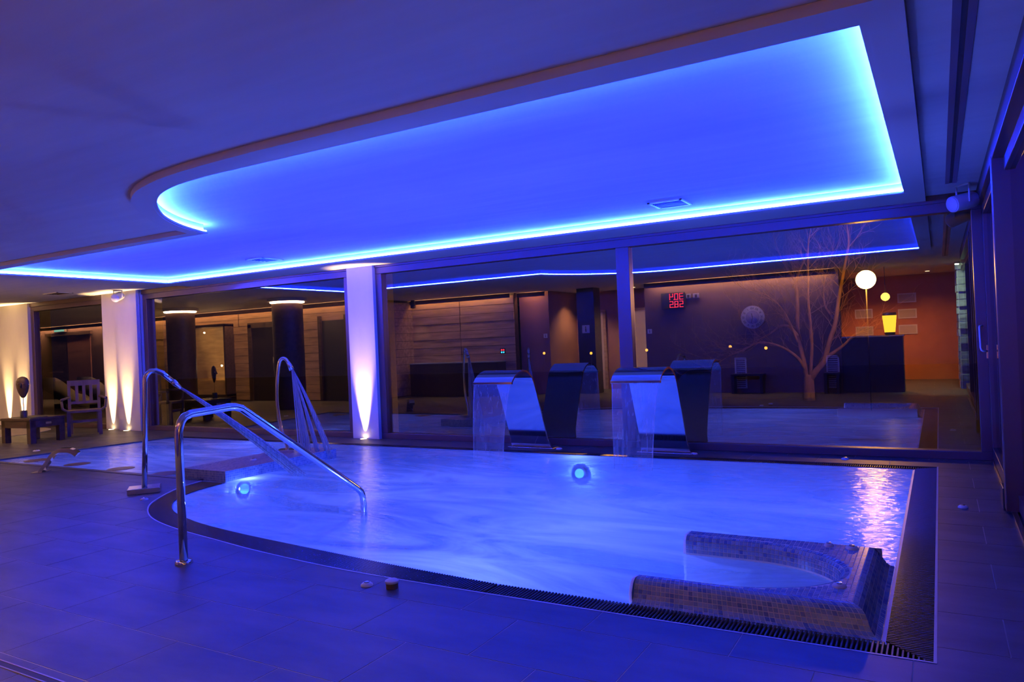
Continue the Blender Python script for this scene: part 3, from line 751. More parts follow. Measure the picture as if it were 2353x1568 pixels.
# small cobra spout in the shallow arm
cb = empty('cobra_spout', (-9.65, 4.97, 0)); tag(cb, 'small curved steel spout at the edge of the shallow arm', 'spout')
CP = catmull([(0, 0.0), (0.07, 0.10), (0.14, 0.20), (0.20, 0.245), (0.28, 0.255), (0.36, 0.235), (0.42, 0.19)], 5)
bm = bmesh.new(); R = []; dirv = Vector((0.72, 0.69, 0)); side = Vector((0.69, -0.72, 0))
for i, (s_, z_) in enumerate(CP):
    a = Vector(CP[max(0, i-1)]); b = Vector(CP[min(len(CP)-1, i+1)]); d = (b-a).normalized(); nn = Vector((-d.y, d.x))
    base = Vector((-9.69, 4.93, 0)); w = 0.065-0.012*i/len(CP); th = 0.018+0.012*i/len(CP)
    R.append([bm.verts.new(base+dirv*(s_+nn.x*th*q)+Vector((0, 0, z_+nn.y*th*q))+side*w*e) for e, q in ((-1, 1), (1, 1), (1, -1), (-1, -1))])
for i in range(len(R)-1):
    for k_ in range(4): bm.faces.new((R[i][k_], R[i][(k_+1) % 4], R[i+1][(k_+1) % 4], R[i+1][k_]))
bm.faces.new(R[0][::-1]); bm.faces.new(R[-1])
o = bmk('neck', bm, M['steel'], cb, True); smooth_angle(o, 35)
obox('base_plate', (-9.69, 4.93, 0.004), (0.72, 0.69), (0.08, 0.10, 0.004), M['brushed'], cb)

# ---------------------------------------------------------------- glass wall: columns and windows
def column(name, x0, x1, label, lamps, ulab, y0=GY-0.12, y1=GY+0.35, extra=None):
    c = empty(name, ((x0+x1)/2, GY, 0), 'structure'); tag(c, label)
    box('shaft', (x0, y0, 0), (x1, y1, Z_CEIL), M['wallwhite'], c)
    if extra: box('rib', extra[0], extra[1], M['wallwhite'], c)
    for (lx, ly), ul in zip(lamps, ulab):
        u = empty('uplight', (lx, ly, 0)); tag(u, ul, 'uplight', 'floor uplights')
        lathe('ring', (lx, ly, 0), [(0.062, 0), (0.062, 0.004), (0.05, 0.006)], M['steel'], u, 20)
        lathe('lens', (lx, ly, 0.001), [(0.045, 0), (0.045, 0.006)], M['updisc'], u, 20)
        s = light('uplight_beam', 'SPOT', (lx, ly, 0.03), UP_W, WARM, u, spot_size=math.radians(31), spot_blend=1.0, shadow_soft_size=0.03)
        s.rotation_euler = (math.radians(180-5), 0, 0)
column('column', -7.80, -7.29, 'white column between the two large windows', [(-7.55, 8.425)], ['warm floor uplight below the column between the large windows'])
column('column', -14.22, -13.0, 'broad white column at the lounge corner', [(-13.98, 8.425), (-13.38, 8.355)], ['warm floor uplight beside the chair at the broad column', 'warm floor uplight under the speaker at the broad column'], extra=((-13.68, GY-0.19, 0), (-13.0, GY-0.11, Z_CEIL)))
column('column', -18.55, -16.95, 'white column beside the lounge table', [(-17.85, 8.425), (-17.25, 8.425)], ['warm floor uplight left of the carved mask', 'warm floor uplight right of the carved mask'])
def window(idx, x0, x1, mull, label, zt=2.62, zb=0.0):
    w = empty('window_%d' % idx, ((x0+x1)/2, GY, 0), 'structure'); tag(w, label)
    ya, yb = GY-0.06, GY+0.08
    box('frame_head', (x0, ya, zt-0.15), (x1, yb, zt+0.03), M['bronze'], w, 0.006)
    box('frame_head_fillet', (x0, ya-0.02, zt-0.055), (x1, ya, zt+0.03), M['bronze'], w, 0.004)
    box('frame_sill', (x0, ya, zb), (x1, yb, zb+0.085), M['bronze'], w, 0.006)
    box('frame_jamb', (x0, ya, zb+0.085), (x0+0.12, yb, zt-0.15), M['bronze'], w, 0.006)
    box('frame_jamb', (x1-0.12, ya, zb+0.085), (x1, yb, zt-0.15), M['bronze'], w, 0.006)
    xs = [x0+0.12]
    for m_ in mull:
        box('mullion', (m_-0.085, ya, zb+0.085), (m_+0.085, yb, zt-0.15), M['bronze'], w, 0.006); xs += [m_-0.085, m_+0.085]
    xs.append(x1-0.12)
    for i in range(0, len(xs), 2):
        p = mk('pane', [(xs[i]-0.01, GY, zb+0.07), (xs[i+1]+0.01, GY, zb+0.07), (xs[i+1]+0.01, GY, zt-0.14), (xs[i]-0.01, GY, zt-0.14)], [(0, 1, 2, 3)], M['glass'], w)
    return w
w1 = window(1, -7.29, RX+0.01, [-3.345], 'wide double window behind the water blades')
window(2, -13.0, -7.80, [], 'large dark-framed window behind the shower neck')
window(3, -16.95, -14.22, [], 'dark-framed window behind the wooden chair')
window(4, -29.5, -18.55, [], 'dark-framed window behind the lounge table')
# handle on the last stile
hd = empty('handle', (0.37, GY-0.06, 1.1)); hd['label'] = 'pale bow handle with lock plate'; par(hd, w1)
tube('grip', [(0.40, GY-0.065, 1.075), (0.36, GY-0.11, 1.075), (0.345, GY-0.115, 1.085), (0.338, GY-0.115, 1.11), (0.334, GY-0.115, 1.31), (0.338, GY-0.112, 1.322), (0.36, GY-0.07, 1.325)], 0.009, M['white'], hd, 10)
box('lock_plate', (0.385, GY-0.075, 1.0), (0.41, GY-0.06, 1.135), M['brushed'], hd, 0.003)
box('wall_back', (-30.3, GY+0.02, 2.6), (0.9, GY+0.4, 2.95), M['wallwhite'])['kind'] = 'structure'

# right-hand wall of sliding doors
def sdoor(idx, y0, y1, label, x=RX, stile=0.09, zt=2.50):
    d = empty('door_%d' % idx, (x, (y0+y1)/2, 0), 'structure'); tag(d, label)
    box('stile', (x-0.02, y0, 0.03), (x+0.05, y0+stile, zt), M['bronze'], d, 0.005)
    box('stile', (x-0.02, y1-stile*0.6, 0.03), (x+0.05, y1, zt), M['bronze'], d, 0.005)
    box('rail_top', (x-0.02, y0, zt-0.09), (x+0.05, y1, zt), M['bronze'], d, 0.005)
    box('rail_bottom', (x-0.02, y0, 0.03), (x+0.05, y1, 0.14), M['bronze'], d, 0.005)
    mk('pane', [(x+0.015, y0+stile-0.01, 0.12), (x+0.015, y1-stile*0.5, 0.12), (x+0.015, y1-stile*0.5, zt-0.08), (x+0.015, y0+stile-0.01, zt-0.08)], [(0, 1, 2, 3)], M['glass'], d)
    return d
sdoor(1, 6.55, 8.53, 'fixed glass leaf in the corner of the sliding doors')
sdoor(2, 4.2, 6.5, 'sliding glass leaf with dark posts beside the pool', RX+0.03)
sdoor(3, 1.8, 4.2, 'sliding glass leaf nearest the camera', RX+0.03)
ps = empty('door_post', (RX-0.02, 6.4, 0), 'structure'); tag(ps, 'dark meeting post of the sliding doors')
box('post', (RX-0.05, 6.32, 0.02), (RX+0.06, 6.50, 2.52), M['bronze'], ps, 0.006)
box('post_rebate', (RX-0.065, 6.18, 0.02), (RX+0.06, 6.30, 2.52), M['bronze'], ps, 0.006)
box('shoe', (RX-0.075, 6.30, 0.0), (RX-0.04, 6.52, 0.16), M['dark'], ps, 0.006)
tr_ = empty('trim_1', (RX, 5, 0), 'structure'); tag(tr_, 'dark head and floor tracks of the sliding doors')
M['track'] = mat('track_metal', (0.5, 0.42, 0.34), 0.25, metal=0.9)
box('head_track', (RX-0.06, 1.8, 2.50), (RX+0.12, 8.55, 2.66), M['bronze'], tr_, 0.004)
box('floor_track', (RX-0.03, 1.8, 0.0), (RX+0.0, 8.5, 0.022), M['track'], tr_)
box('floor_track', (RX+0.02, 1.8, 0.0), (RX+0.05, 8.5, 0.022), M['track'], tr_)

# cylindrical speakers
def speaker(c, d, label, L=0.24, r=0.075):
    s = empty('cylinder_speaker', c); tag(s, label, 'speaker', 'cylinder speakers'); d = Vector(d).normalized(); c = Vector(c)
    tube('housing', [c-d*L/2, c-d*(L/2-0.015), c+d*(L/2-0.01), c+d*L/2], [r*0.86, r, r, r*0.98], M['white'], s, 28)
    tube('grille', [c+d*(L/2+0.001), c+d*(L/2+0.006)], [r*0.92, r*0.90], M['trim'], s, 28)
    sd_ = d.cross(Vector((0, 0, 1))).normalized()
    for q in (-1, 1):
        b_ = c+sd_*r*1.03*q; tube('bracket_arm', [b_-Vector((0, 0, 0.01)), b_+Vector((0, 0, Z_CEIL-c[2]))] if True else None, 0.008, M['white'], s, 8)
    tube('bracket_bar', [c+sd_*r*1.05+Vector((0, 0, Z_CEIL-c[2]-0.008)), c-sd_*r*1.05+Vector((0, 0, Z_CEIL-c[2]-0.008))], 0.012, M['white'], s, 8)
speaker((0.235, 8.05, 2.485), (-0.75, -0.62, -0.22), 'white cylinder speaker hanging in the glazed corner')
speaker((-13.25, 8.22, 2.53), (0.5, -0.8, -0.3), 'white cylinder speaker on the broad lounge column')

# ---------------------------------------------------------------- lounge end: table, mask, chair, painted patch of light
tb = empty('low_table', (-13.62, 6.83, 0)); tag(tb, 'low dark wooden table with thick square legs', 'table')
tx = Vector((0.99, 0.10, 0)).normalized(); ty = Vector((-0.10, 0.99, 0)).normalized()
TL, TWd = 0.40, 0.31
tc_ = Vector((-13.63, 6.84, 0))
obox('top', tc_+Vector((0, 0, 0.405)), tx, (TL, TWd, 0.022), M['wood_dark'], tb, 0.005)
for q in (-1, 1):
    obox('apron', tc_+ty*(q*(TWd-0.03))+Vector((0, 0, 0.325)), tx, (TL-0.02, 0.02, 0.06), M['wood_dark'], tb, 0.003)
    obox('apron', tc_+tx*(q*(TL-0.03))+Vector((0, 0, 0.325)), tx, (0.02, TWd-0.02, 0.06), M['wood_dark'], tb, 0.003)
    for q2 in (-1, 1): obox('leg', tc_+tx*(q*(TL-0.06))+ty*(q2*(TWd-0.06))+Vector((0, 0, 0.19)), tx, (0.05, 0.05, 0.19), M['wood_dark'], tb, 0.004)
obox('drawer_pull', tc_+tx*(TL+0.004)+Vector((0, -0.0, 0.33)), tx, (0.006, 0.05, 0.018), M['brushed'], tb)
ms = empty('carved_mask', (-13.60, 6.68, 0.43)); tag(ms, 'dark carved oval mask on a thin rod and round base', 'sculpture')
mc = Vector((-13.60, 6.68, 0)); vd = Vector((0.86, 0.5, 0)); fd = Vector((0.5, -0.86, 0))
lathe('base', (mc.x, mc.y, 0.427), [(0.055, 0), (0.055, 0.11), (0.045, 0.125), (0.01, 0.13)], M['dark'], ms, 20)
tube('rod', [mc+Vector((0, 0, 0.55)), mc+Vector((0, 0, 0.80))], 0.008, M['brass'], ms, 8)
bm = bmesh.new(); prof = [(0.025, 0.77), (0.05, 0.80), (0.085, 0.87), (0.105, 0.94), (0.112, 1.0), (0.105, 1.06), (0.08, 1.105), (0.04, 1.128), (0.008, 1.135)]; R = []
for (w_, z_) in prof:
    R.append([bm.verts.new(mc+vd*(w_*math.cos(a_))+fd*(w_*0.45*math.sin(a_))+Vector((0, 0, z_))) for a_ in [2*math.pi*k_/20 for k_ in range(20)]])
for i in range(len(R)-1):
    for k_ in range(20): bm.faces.new((R[i][k_], R[i][(k_+1) % 20], R[i+1][(k_+1) % 20], R[i+1][k_]))
bm.faces.new(R[0][::-1]); bm.faces.new(R[-1]); mface = bmk('face', bm, M['wood_dark'], ms, True)
tube('nose', [mc+fd*0.046+Vector((0, 0, 1.02)), mc+fd*0.062+Vector((0, 0, 0.95))], [0.010, 0.018], M['wood_dark'], mface, 10)
for q in (-1, 1):
    tube('eye_slit', [mc+vd*(0.02*q)+fd*0.050+Vector((0, 0, 1.01)), mc+vd*(0.065*q)+fd*0.045+Vector((0, 0, 1.012))], 0.007, M['brownplate'], mface, 8)
    tube('cheek_notch', [mc+vd*(0.075*q)+fd*0.03+Vector((0, 0, 0.995)), mc+vd*(0.118*q)+Vector((0, 0, 1.0))], 0.005, M['trim'], mface, 8)
tray = box('magazine', (-13.52, 6.62, 0.4275), (-13.28, 6.90, 0.437), M['dark']); tag(tray, 'flat dark magazine lying on the low table', 'magazine')
ch = empty('garden_armchair', (-13.75, 7.8, 0)); tag(ch, 'slatted wooden armchair facing the pool', 'chair')
cf = Vector((0.86, -0.5, 0)); cs = Vector((0.5, 0.86, 0)); cc = Vector((-13.72, 7.78, 0))
def cbox(nm, s0, s1, f0, f1, z0, z1): obox(nm, cc+cs*((s0+s1)/2)+cf*((f0+f1)/2)+Vector((0, 0, (z0+z1)/2)), cs, (abs(s1-s0)/2, abs(f1-f0)/2, (z1-z0)/2), M['chairwood'], ch, 0.003)
for q in (-1, 1):
    cbox('leg', q*0.25-0.03, q*0.25+0.03, 0.20, 0.25, 0, 0.42)
    cbox('leg', q*0.22-0.025, q*0.22+0.025, -0.25, -0.20, 0, 0.42)
    cbox('back_post', q*0.24-0.025, q*0.24+0.025, -0.23, -0.19, 0.40, 0.98)
    a_ = cc+cs*(q*0.30)+Vector((0, 0, 0.44)); 
    tube('arm_support', [a_+cf*0.20-cs*(q*0.05), a_+cf*0.21+cs*(q*0.04)+Vector((0, 0, 0.06)), a_+cf*0.21+cs*(q*0.055)+Vector((0, 0, 0.22))], 0.022, M['chairwood'], ch, 8)
    tube('armrest', [a_+cf*0.24+cs*(q*0.055)+Vector((0, 0, 0.225)), a_-cf*0.21-cs*(q*0.05)+Vector((0, 0, 0.25))], 0.024, M['chairwood'], ch, 8)
cbox('seat', -0.27, 0.27, -0.23, 0.26, 0.42, 0.46)
cbox('stretcher', -0.25, 0.25, 0.21, 0.24, 0.24, 0.29)
cbox('top_rail', -0.265, 0.265, -0.232, -0.188, 0.90, 1.0); cbox('lower_rail', -0.24, 0.24, -0.228, -0.192, 0.56, 0.61)
for k_ in range(3): cbox('back_slat', (k_-1)*0.115-0.026, (k_-1)*0.115+0.026, -0.222, -0.198, 0.60, 0.91)
M['pale_surface'] = mat('pale_matte', (0.55, 0.50, 0.42), 0.9, var=0.08)
tag(lathe('round_light_patch', (-16.1, 7.35, 0.0), [(0.95, 0.0), (0.95, 0.008), (0.92, 0.010), (0.01, 0.010)], M['pale_surface'], None, 64, False), 'pale round patch of light painted on the lounge floor behind the table', 'pale_surface')  # thin pale disc paints a pool of light on the floor

# ---------------------------------------------------------------- the rest of the hall, behind and beside the camera (seen in the glass)
M['clockwall'] = mat('dark_plum_wall', (0.17, 0.105, 0.105), 0.7, var=0.06)
M['terra'] = mat('terracotta_wall', (0.50, 0.20, 0.09), 0.7, var=0.08)
M['counter'] = mat('dark_counter', (0.035, 0.028, 0.035), 0.3)
M['stone'] = mat('rough_stone', (0.50, 0.52, 0.46), 0.9, var=0.3, scale=(6, 6, 12), bump=0.5)
def pelmet(x0, x1, y, sgn=1, z=2.545, label=''):
    """warm strip tucked under the ceiling, washing a wall at y"""
    t = empty('wall_wash_strip', ((x0+x1)/2, y, z)); tag(t, label, 'light strip', 'warm wall-wash strips')
    box('rail', (x0, y+sgn*0.15-0.006, z-0.02), (x1, y+sgn*0.15+0.006, z+0.09), M['clockwall'], t)
    ya, yb = sorted((y+sgn*0.095, y+sgn*0.13)); box('tape', (x0+0.12, ya, z+0.02), (x1-0.12, yb, z+0.03), M['warmstrip'], t)
def wall(name, x0, x1, y0, y1, m, label, z1=Z_CEIL):
    o = box(name, (x0, y0, 0), (x1, y1, z1), m); o['kind'] = 'structure'; o['label'] = label; return o
wall('wall_front', -6.15, -1.82, -0.1, 0.14, M['clockwall'], 'dark plum wall carrying the clock')
pelmet(-6.1, -1.85, 0.14, label='warm light strip above the clock wall')
wall('wall_recess', -9.6, -5.9, -1.5, -1.3, M['plum'], 'plum back wall of the door recess')
wall('wall_recess_side', -6.15, -5.95, -1.3, -0.1, M['plum'], 'plum side wall of the door recess')
wall('wall_plum', -9.52, -8.66, 0.15, 0.35, M['plum'], 'plum wall section beside the planks')
wall('wall_plum_side', -8.85, -8.66, -1.3, 0.15, M['plum'], 'plum return of the door recess')
pelmet(-9.5, -8.68, 0.35, label='short warm light strip above the plum section')
wall('wall_pier', -7.88, -7.42, -0.1, 0.3, M['counter'], 'dark blue pier between the two cream doors')
for i, (x0, x1) in enumerate(((-8.50, -7.85), (-7.05, -6.30))):
    d = empty('door_%d' % (5+i), ((x0+x1)/2, -1.27, 0), 'structure'); tag(d, 'cream changing room door in the plum recess')
    box('leaf', (x0, -1.30, 0), (x1, -1.26, 2.07), M['cream'], d, 0.003)
    box('frame', (x0-0.07, -1.31, 2.07), (x1+0.07, -1.24, 2.14), M['plank'], d); box('frame', (x0-0.07, -1.31, 0), (x0, -1.24, 2.1), M['plank'], d); box('frame', (x1, -1.31, 0), (x1+0.07, -1.24, 2.1), M['plank'], d)
    tube('pull', [(x0+0.10, -1.20, 0.75), (x0+0.10, -1.20, 1.25)], 0.012, M['steel'], d, 8)
    for zz in (0.82, 1.18): tube('pull_stud', [(x0+0.10, -1.26, zz), (x0+0.10, -1.20, zz)], 0.008, M['steel'], d, 8)
def downlight(loc, e, col, label, size=1.9):
    d = empty('downlight', loc); tag(d, label, 'downlight', 'ceiling downlights')
    lathe('ring', loc, [(0.06, -0.012), (0.07, -0.0012), (0.07, 0.0)], M['white'], d, 20)
    lathe('lens', (loc[0], loc[1], loc[2]-0.014), [(0.045, 0), (0.045, 0.004)], M['updisc'], d, 20)
    s_ = light('downlight_beam', 'SPOT', (loc[0], loc[1], loc[2]-0.03), e, col, d, spot_size=size, spot_blend=0.8, shadow_soft_size=0.04)
downlight((-8.2, -0.6, Z_CEIL), 260, WARM, 'small downlight over the first cream door')
downlight((-6.7, -0.6, Z_CEIL), 260, WARM, 'small downlight over the second cream door')
def pictogram(x, y, z, label, s=0.11, m=None):
    p = empty('door_sign', (x, y, z)); tag(p, label, 'sign', 'square door signs')
    box('plate', (x-s/2, y, z-s/2), (x+s/2, y+0.008, z+s/2), m or M['white'], p, 0.002)
    tube('figure_body', [(x, y+0.011, z-s*0.32), (x, y+0.011, z+s*0.12)], s*0.07, M['dark'], p, 8)
    tube('figure_head', [(x, y+0.009, z+s*0.25), (x, y+0.013, z+s*0.25)], s*0.08, M['dark'], p, 12)
pictogram(-8.78, 0.352, 1.50, 'small square door sign on the plum section'); pictogram(-6.05, 0.142, 1.49, 'small square door sign at the end of the clock wall')
pictogram(-7.66, 0.302, 1.62, 'square door sign on the dark pier', 0.20, M['trim'])
# plank wall with dark tiled bench box
pw = wall('wall_planked', -12.95, -9.52, 0.45, 0.62, M['wood_dark'], 'horizontal planked wood wall')
for k_ in range(12):
    z0 = 0.02+k_*0.215; off = 0.004*((k_*7) % 5)
    for j_ in range(2):
        x0 = -12.9+j_*1.7; box('plank', (x0, 0.62, z0), (x0+1.67, 0.645+off, min(z0+0.205, 2.6)), M['plank'], pw)
pelmet(-12.8, -9.55, 0.64, label='warm light strip above the planked wall')
pw2 = wall('wall_planked_return', -13.05, -12.85, 0.62, 2.5, M['wood_dark'], 'short planked return wall')
for k_ in range(12):
    z0 = 0.02+k_*0.215; box('plank', (-12.85, 0.65, z0), (-12.825+0.004*((k_*3) % 5), 2.48, min(z0+0.205, 2.6)), M['plank'], pw2)
bx_ = empty('tiled_plinth', (-11.3, 1.0, 0)); tag(bx_, 'dark low plinth with a ledge coloured as if lit green before the planked wall', 'plinth')
box('block', (-12.6, 0.70, 0), (-9.8, 1.15, 0.88), M['counter'], bx_, 0.004)
box('ledge', (-12.6, 0.70, 0.88), (-9.8, 1.17, 0.905), mat('green_lit_ledge', (0.35, 0.42, 0.30), 0.4), bx_)  # greenish light on the ledge is put into its colour
cs_ = empty('corner_spotlight', (-12.6, 0.9, 2.5)); tag(cs_, 'round spotlight in the corner of the planked walls', 'spotlight')
lathe('housing', (-12.6, 0.9, 2.42), [(0.02, 0), (0.07, 0.02), (0.07, 0.16), (0.05, 0.23)], M['dark'], cs_, 20)
s_ = light('corner_beam', 'SPOT', (-12.62, 0.86, 2.40), 45, WARM, cs_, spot_size=0.75, spot_blend=0.3, shadow_soft_size=0.03); s_.rotation_euler = (-0.18, -0.15, 0)
ln = empty('control_panel', (-9.9, 0.66, 1.15)); tag(ln, 'small panel with red and blue status lamps on the planks', 'control panel')
box('plate', (-9.98, 0.655, 1.08), (-9.82, 0.665, 1.22), M['dark'], ln)
for (dx_, dz_, c_) in ((-0.03, 0.03, (1, 0.03, 0.05)), (0.03, 0.03, (1, 0.03, 0.05)), (-0.03, -0.03, (0.05, 0.6, 1)), (0.03, -0.03, (0.05, 0.6, 1))):
    tube('status_lamp', [(-9.9+dx_, 0.664, 1.15+dz_), (-9.9+dx_, 0.672, 1.15+dz_)], 0.022, emit('status_%g_%g' % (dx_, dz_), c_, 6), ln, 10)
# long wood wall with sauna window and glass door
lw = wall('wall_wood', -22.5, -13.05, 2.2, 2.5, M['wood_dark'], 'long dark wood wall with sauna window and glass door')
for k_ in range(12):
    z0 = 0.02+k_*0.215
    for (xa, xb) in ((-22.4, -20.0), (-18.0, -17.4), (-16.0, -14.5), (-13.55, -13.06)) if z0 < 2.1 else ((-22.4, -17.8), (-17.75, -13.06)):
        box('plank', (xa, 2.5, z0), (xb, 2.525+0.004*((k_*3) % 4), min(z0+0.205, 2.6)), M['plank'], lw)
pelmet(-22.3, -13.1, 2.53, label='long warm light strip above the wood wall')
sn = empty('window_5', (-19.0, 2.5, 0), 'structure'); tag(sn, 'lit sauna window with benches behind the glass')
M['saunawood'] = mat('pale_sauna_wood', (0.62, 0.42, 0.20), 0.6, var=0.2, scale=(2, 10, 10))
box('cabin_back', (-19.95, 2.50, 0.2), (-18.05, 2.515, 2.2), M['saunawood'], sn)
box('bench', (-19.4, 2.52, 0.2), (-18.05, 2.75, 0.62), M['saunawood'], sn); box('bench', (-19.1, 2.52, 0.62), (-18.05, 2.62, 0.98), M['saunawood'], sn)
for k_ in range(9): box('backrest_slat', (-18.45, 2.53, 1.15+k_*0.075), (-18.07, 2.56, 1.19+k_*0.075), M['saunawood'], sn)
for (a_, b_) in (((-20.0, 2.5, 0.15), (-19.93, 2.85, 2.25)), ((-18.07, 2.5, 0.15), (-18.0, 2.85, 2.25)), ((-20.0, 2.5, 2.2), (-18.0, 2.85, 2.28)), ((-20.0, 2.5, 0.12), (-18.0, 2.85, 0.2))): box('frame', a_, b_, M['wood_dark'], sn)
light('sauna_lamp', 'POINT', (-18.35, 2.72, 1.05), 30, WARM, sn, shadow_soft_size=0.02); light('sauna_lamp', 'POINT', (-19.0, 2.78, 2.05), 25, WARM, sn, shadow_soft_size=0.02)
gd = empty('door_7', (-16.7, 2.5, 0), 'structure'); tag(gd, 'dark glass steam room door with steel pull')
box('leaf', (-17.2, 2.5, 0), (-16.2, 2.54, 2.1), M['counter'], gd); 
for (a_, b_) in (((-17.35, 2.5, 0), (-17.2, 2.58, 2.2)), ((-16.2, 2.5, 0), (-16.05, 2.58, 2.2)), ((-17.35, 2.5, 2.1), (-16.05, 2.58, 2.25))): box('frame', a_, b_, M['wood_dark'], gd)
tube('pull', [(-16.3, 2.60, 0.85), (-16.3, 2.60, 1.25)], 0.014, M['steel'], gd, 8)
sh = empty('door_8', (-14.0, 2.5, 0), 'structure'); tag(sh, 'dark open shower doorway')
box('opening', (-14.45, 2.5, 0), (-13.6, 2.53, 2.2), M['dark'], sh)
for (a_, b_) in (((-14.55, 2.5, 0), (-14.45, 2.6, 2.3)), ((-13.6, 2.5, 0), (-13.5, 2.6, 2.3))): box('frame', a_, b_, M['wood_dark'], sh)
for q, xc in enumerate((-17.55, -13.52)):
    c_ = empty('timber_column', (xc, 4.6, 0), 'structure'); tag(c_, 'dark timber column with a lit ring at its top')
    lathe('shaft', (xc, 4.6, 0), [(0.36, 0), (0.36, 2.52), (0.30, 2.53)], M['wood_dark'], c_, 28)
    lathe('light_ring', (xc, 4.6, 2.54), [(0.38, 0), (0.40, 0.01), (0.40, 0.03), (0.38, 0.03)], M['warmstrip'], c_, 28)
    lathe('cap', (xc, 4.6, 2.575), [(0.46, 0), (0.46, 0.075)], M['panel'], c_, 28)
# far lounge end
wall('wall_left', -30.2, -30.0, 2.0, 8.7, M['clockwall'], 'end wall of the lounge')
wall('wall_lounge', -30.0, -22.5, 2.1, 2.3, M['clockwall'], 'plum lounge wall with exit door')
pelmet(-29.9, -22.6, 2.3, label='warm light strip above the lounge wall')
xd = empty('door_9', (-27, 2.3, 0), 'structure'); tag(xd, 'panelled exit door of the lounge')
box('leaf', (-28.3, 2.3, 0), (-27.2, 2.34, 2.3), M['wood_dark'], xd); box('leaf', (-27.1, 2.3, 0), (-25.7, 2.34, 2.3), M['plum'], xd)
box('push_bar', (-28.2, 2.40, 0.98), (-27.3, 2.43, 1.02), M['steel'], xd); box('frame', (-28.5, 2.3, 2.3), (-25.6, 2.38, 2.42), M['wood_dark'], xd)
es = empty('exit_sign', (-27.5, 2.36, 2.5)); tag(es, 'pale green lit exit sign above the lounge door', 'sign')
box('case', (-27.85, 2.32, 2.44), (-27.15, 2.40, 2.62), M['white'], es); box('lit_face', (-27.82, 2.40, 2.46), (-27.18, 2.405, 2.60), emit('exit_glow', (0.45, 1.0, 0.7), 1.6), es)
for i, xc in enumerate((-20.6, -22.4)):
    l_ = empty('heated_lounger', (xc, 4.6, 0)); tag(l_, ['curved cream lounger nearer the pool', 'curved cream lounger nearer the exit door'][i], 'lounger', 'cream loungers')
    P = catmull([(-0.9, 0.30), (-0.5, 0.42), (-0.1, 0.34), (0.25, 0.42), (0.7, 0.80), (0.9, 0.92)], 5); bm = bmesh.new(); R = []
    for (s_, z_) in P: R.append([bm.verts.new((xc+e, 4.6+s_, zz)) for e, zz in ((-0.35, z_), (0.35, z_), (0.35, max(0, z_-0.35)), (-0.35, max(0, z_-0.35)))])
    for a_, b_ in zip(R, R[1:]):
        for k_ in range(4): bm.faces.new((a_[k_], a_[(k_+1) % 4], b_[(k_+1) % 4], b_[k_]))
    bm.faces.new(R[0][::-1]); bm.faces.new(R[-1]); bmk('shell', bm, M['pale_surface'], l_, True)
    box('plinth', (xc-0.3, 3.9, 0), (xc+0.3, 5.2, 0.12), M['wood_dark'], l_)
# clock, temperature board and small things on the clock wall
ck = empty('wall_clock', (-3.62, 0.15, 1.70)); tag(ck, 'round pale wall clock with Roman numerals', 'clock')
def disc(nm, y0, y1, r, m, parent, c=(-3.62, 1.70), n=40):
    return tube(nm, [(c[0], y0, c[1]), (c[0], y1, c[1])], r, m, parent, n)
M['clockface'] = mat('clock_face', (0.80, 0.84, 0.86), 0.4); M['clockblue'] = mat('clock_centre', (0.42, 0.42, 0.66), 0.4)
disc('case', 0.145, 0.175, 0.26, M['trim'], ck); dial = disc('dial', 0.175, 0.178, 0.245, M['clockface'], ck); disc('centre', 0.178, 0.180, 0.15, M['clockblue'], ck)
for k_, t_ in enumerate(['XII', 'I', 'II', 'III', 'IIII', 'V', 'VI', 'VII', 'VIII', 'IX', 'X', 'XI']):
    cu = bpy.data.curves.new('numeral', 'FONT'); cu.body = t_; cu.size = 0.075; cu.align_x = 'CENTER'; cu.align_y = 'CENTER'; cu.extrude = 0.001; cu.materials.append(M['dark'])
    ot = bpy.data.objects.new('tmp', cu); COL.objects.link(ot); me = bpy.data.meshes.new_from_object(ot.evaluated_get(bpy.context.evaluated_depsgraph_get())); bpy.data.objects.remove(ot)
    o = bpy.data.objects.new('numeral', me); COL.objects.link(o); an = math.radians(30*k_)
    o.matrix_world = Matrix.Translation((-3.62-0.197*math.sin(an), 0.180, 1.70+0.197*math.cos(an))) @ Matrix.Rotation(math.pi, 4, 'Z') @ Matrix.Rotation(math.pi/2, 4, 'X') @ Matrix.Rotation(-an, 4, 'Z')
    o.parent = dial
for an, L_, w_ in ((math.radians(165), 0.13, 0.006), (math.radians(15), 0.09, 0.008)):
    tube('hand', [(-3.62, 0.183, 1.70), (-3.62-L_*math.sin(an), 0.183, 1.70+L_*math.cos(an))], w_, M['dark'], dial, 6)
bd = empty('temperature_board', (-5.43, 0.15, 2.19)); tag(bd, 'black display board with red digits', 'display')
box('case', (-5.72, 0.145, 2.01), (-5.14, 0.19, 2.38), M['dark'], bd, 0.004)
SEG = {'0': 'abcdef', '2': 'abged', '3': 'abgcd', '4': 'fgbc', '5': 'afgcd', '8': 'abcdefg'}
def digit(xr, z, ch_, h=0.135, w=0.075):
    # xr = position of the digit's left side for a reader facing the wall (reader's left = larger x)
    P = {'a': ((0, 1), (1, 1)), 'b': ((1, 1), (1, .5)), 'c': ((1, .5), (1, 0)), 'd': ((0, 0), (1, 0)), 'e': ((0, 0), (0, .5)), 'f': ((0, .5), (0, 1)), 'g': ((0, .5), (1, .5))}
    bm = bmesh.new()
    for s_ in SEG[ch_]:
        (u0, v0), (u1, v1) = P[s_]; x0, x1 = xr-u0*w, xr-u1*w; t_ = 0.008
        addbox(bm, (min(x0, x1)-t_, 0.190, z+min(v0, v1)*h-t_), (max(x0, x1)+t_, 0.196, z+max(v0, v1)*h+t_))
    bmk('digit', bm, M['red'], bd)
for t_, zz in (('304', 2.215), ('585', 2.035)):
    for k_, c_ in enumerate(t_): digit(-5.19-k_*0.12, zz, c_)
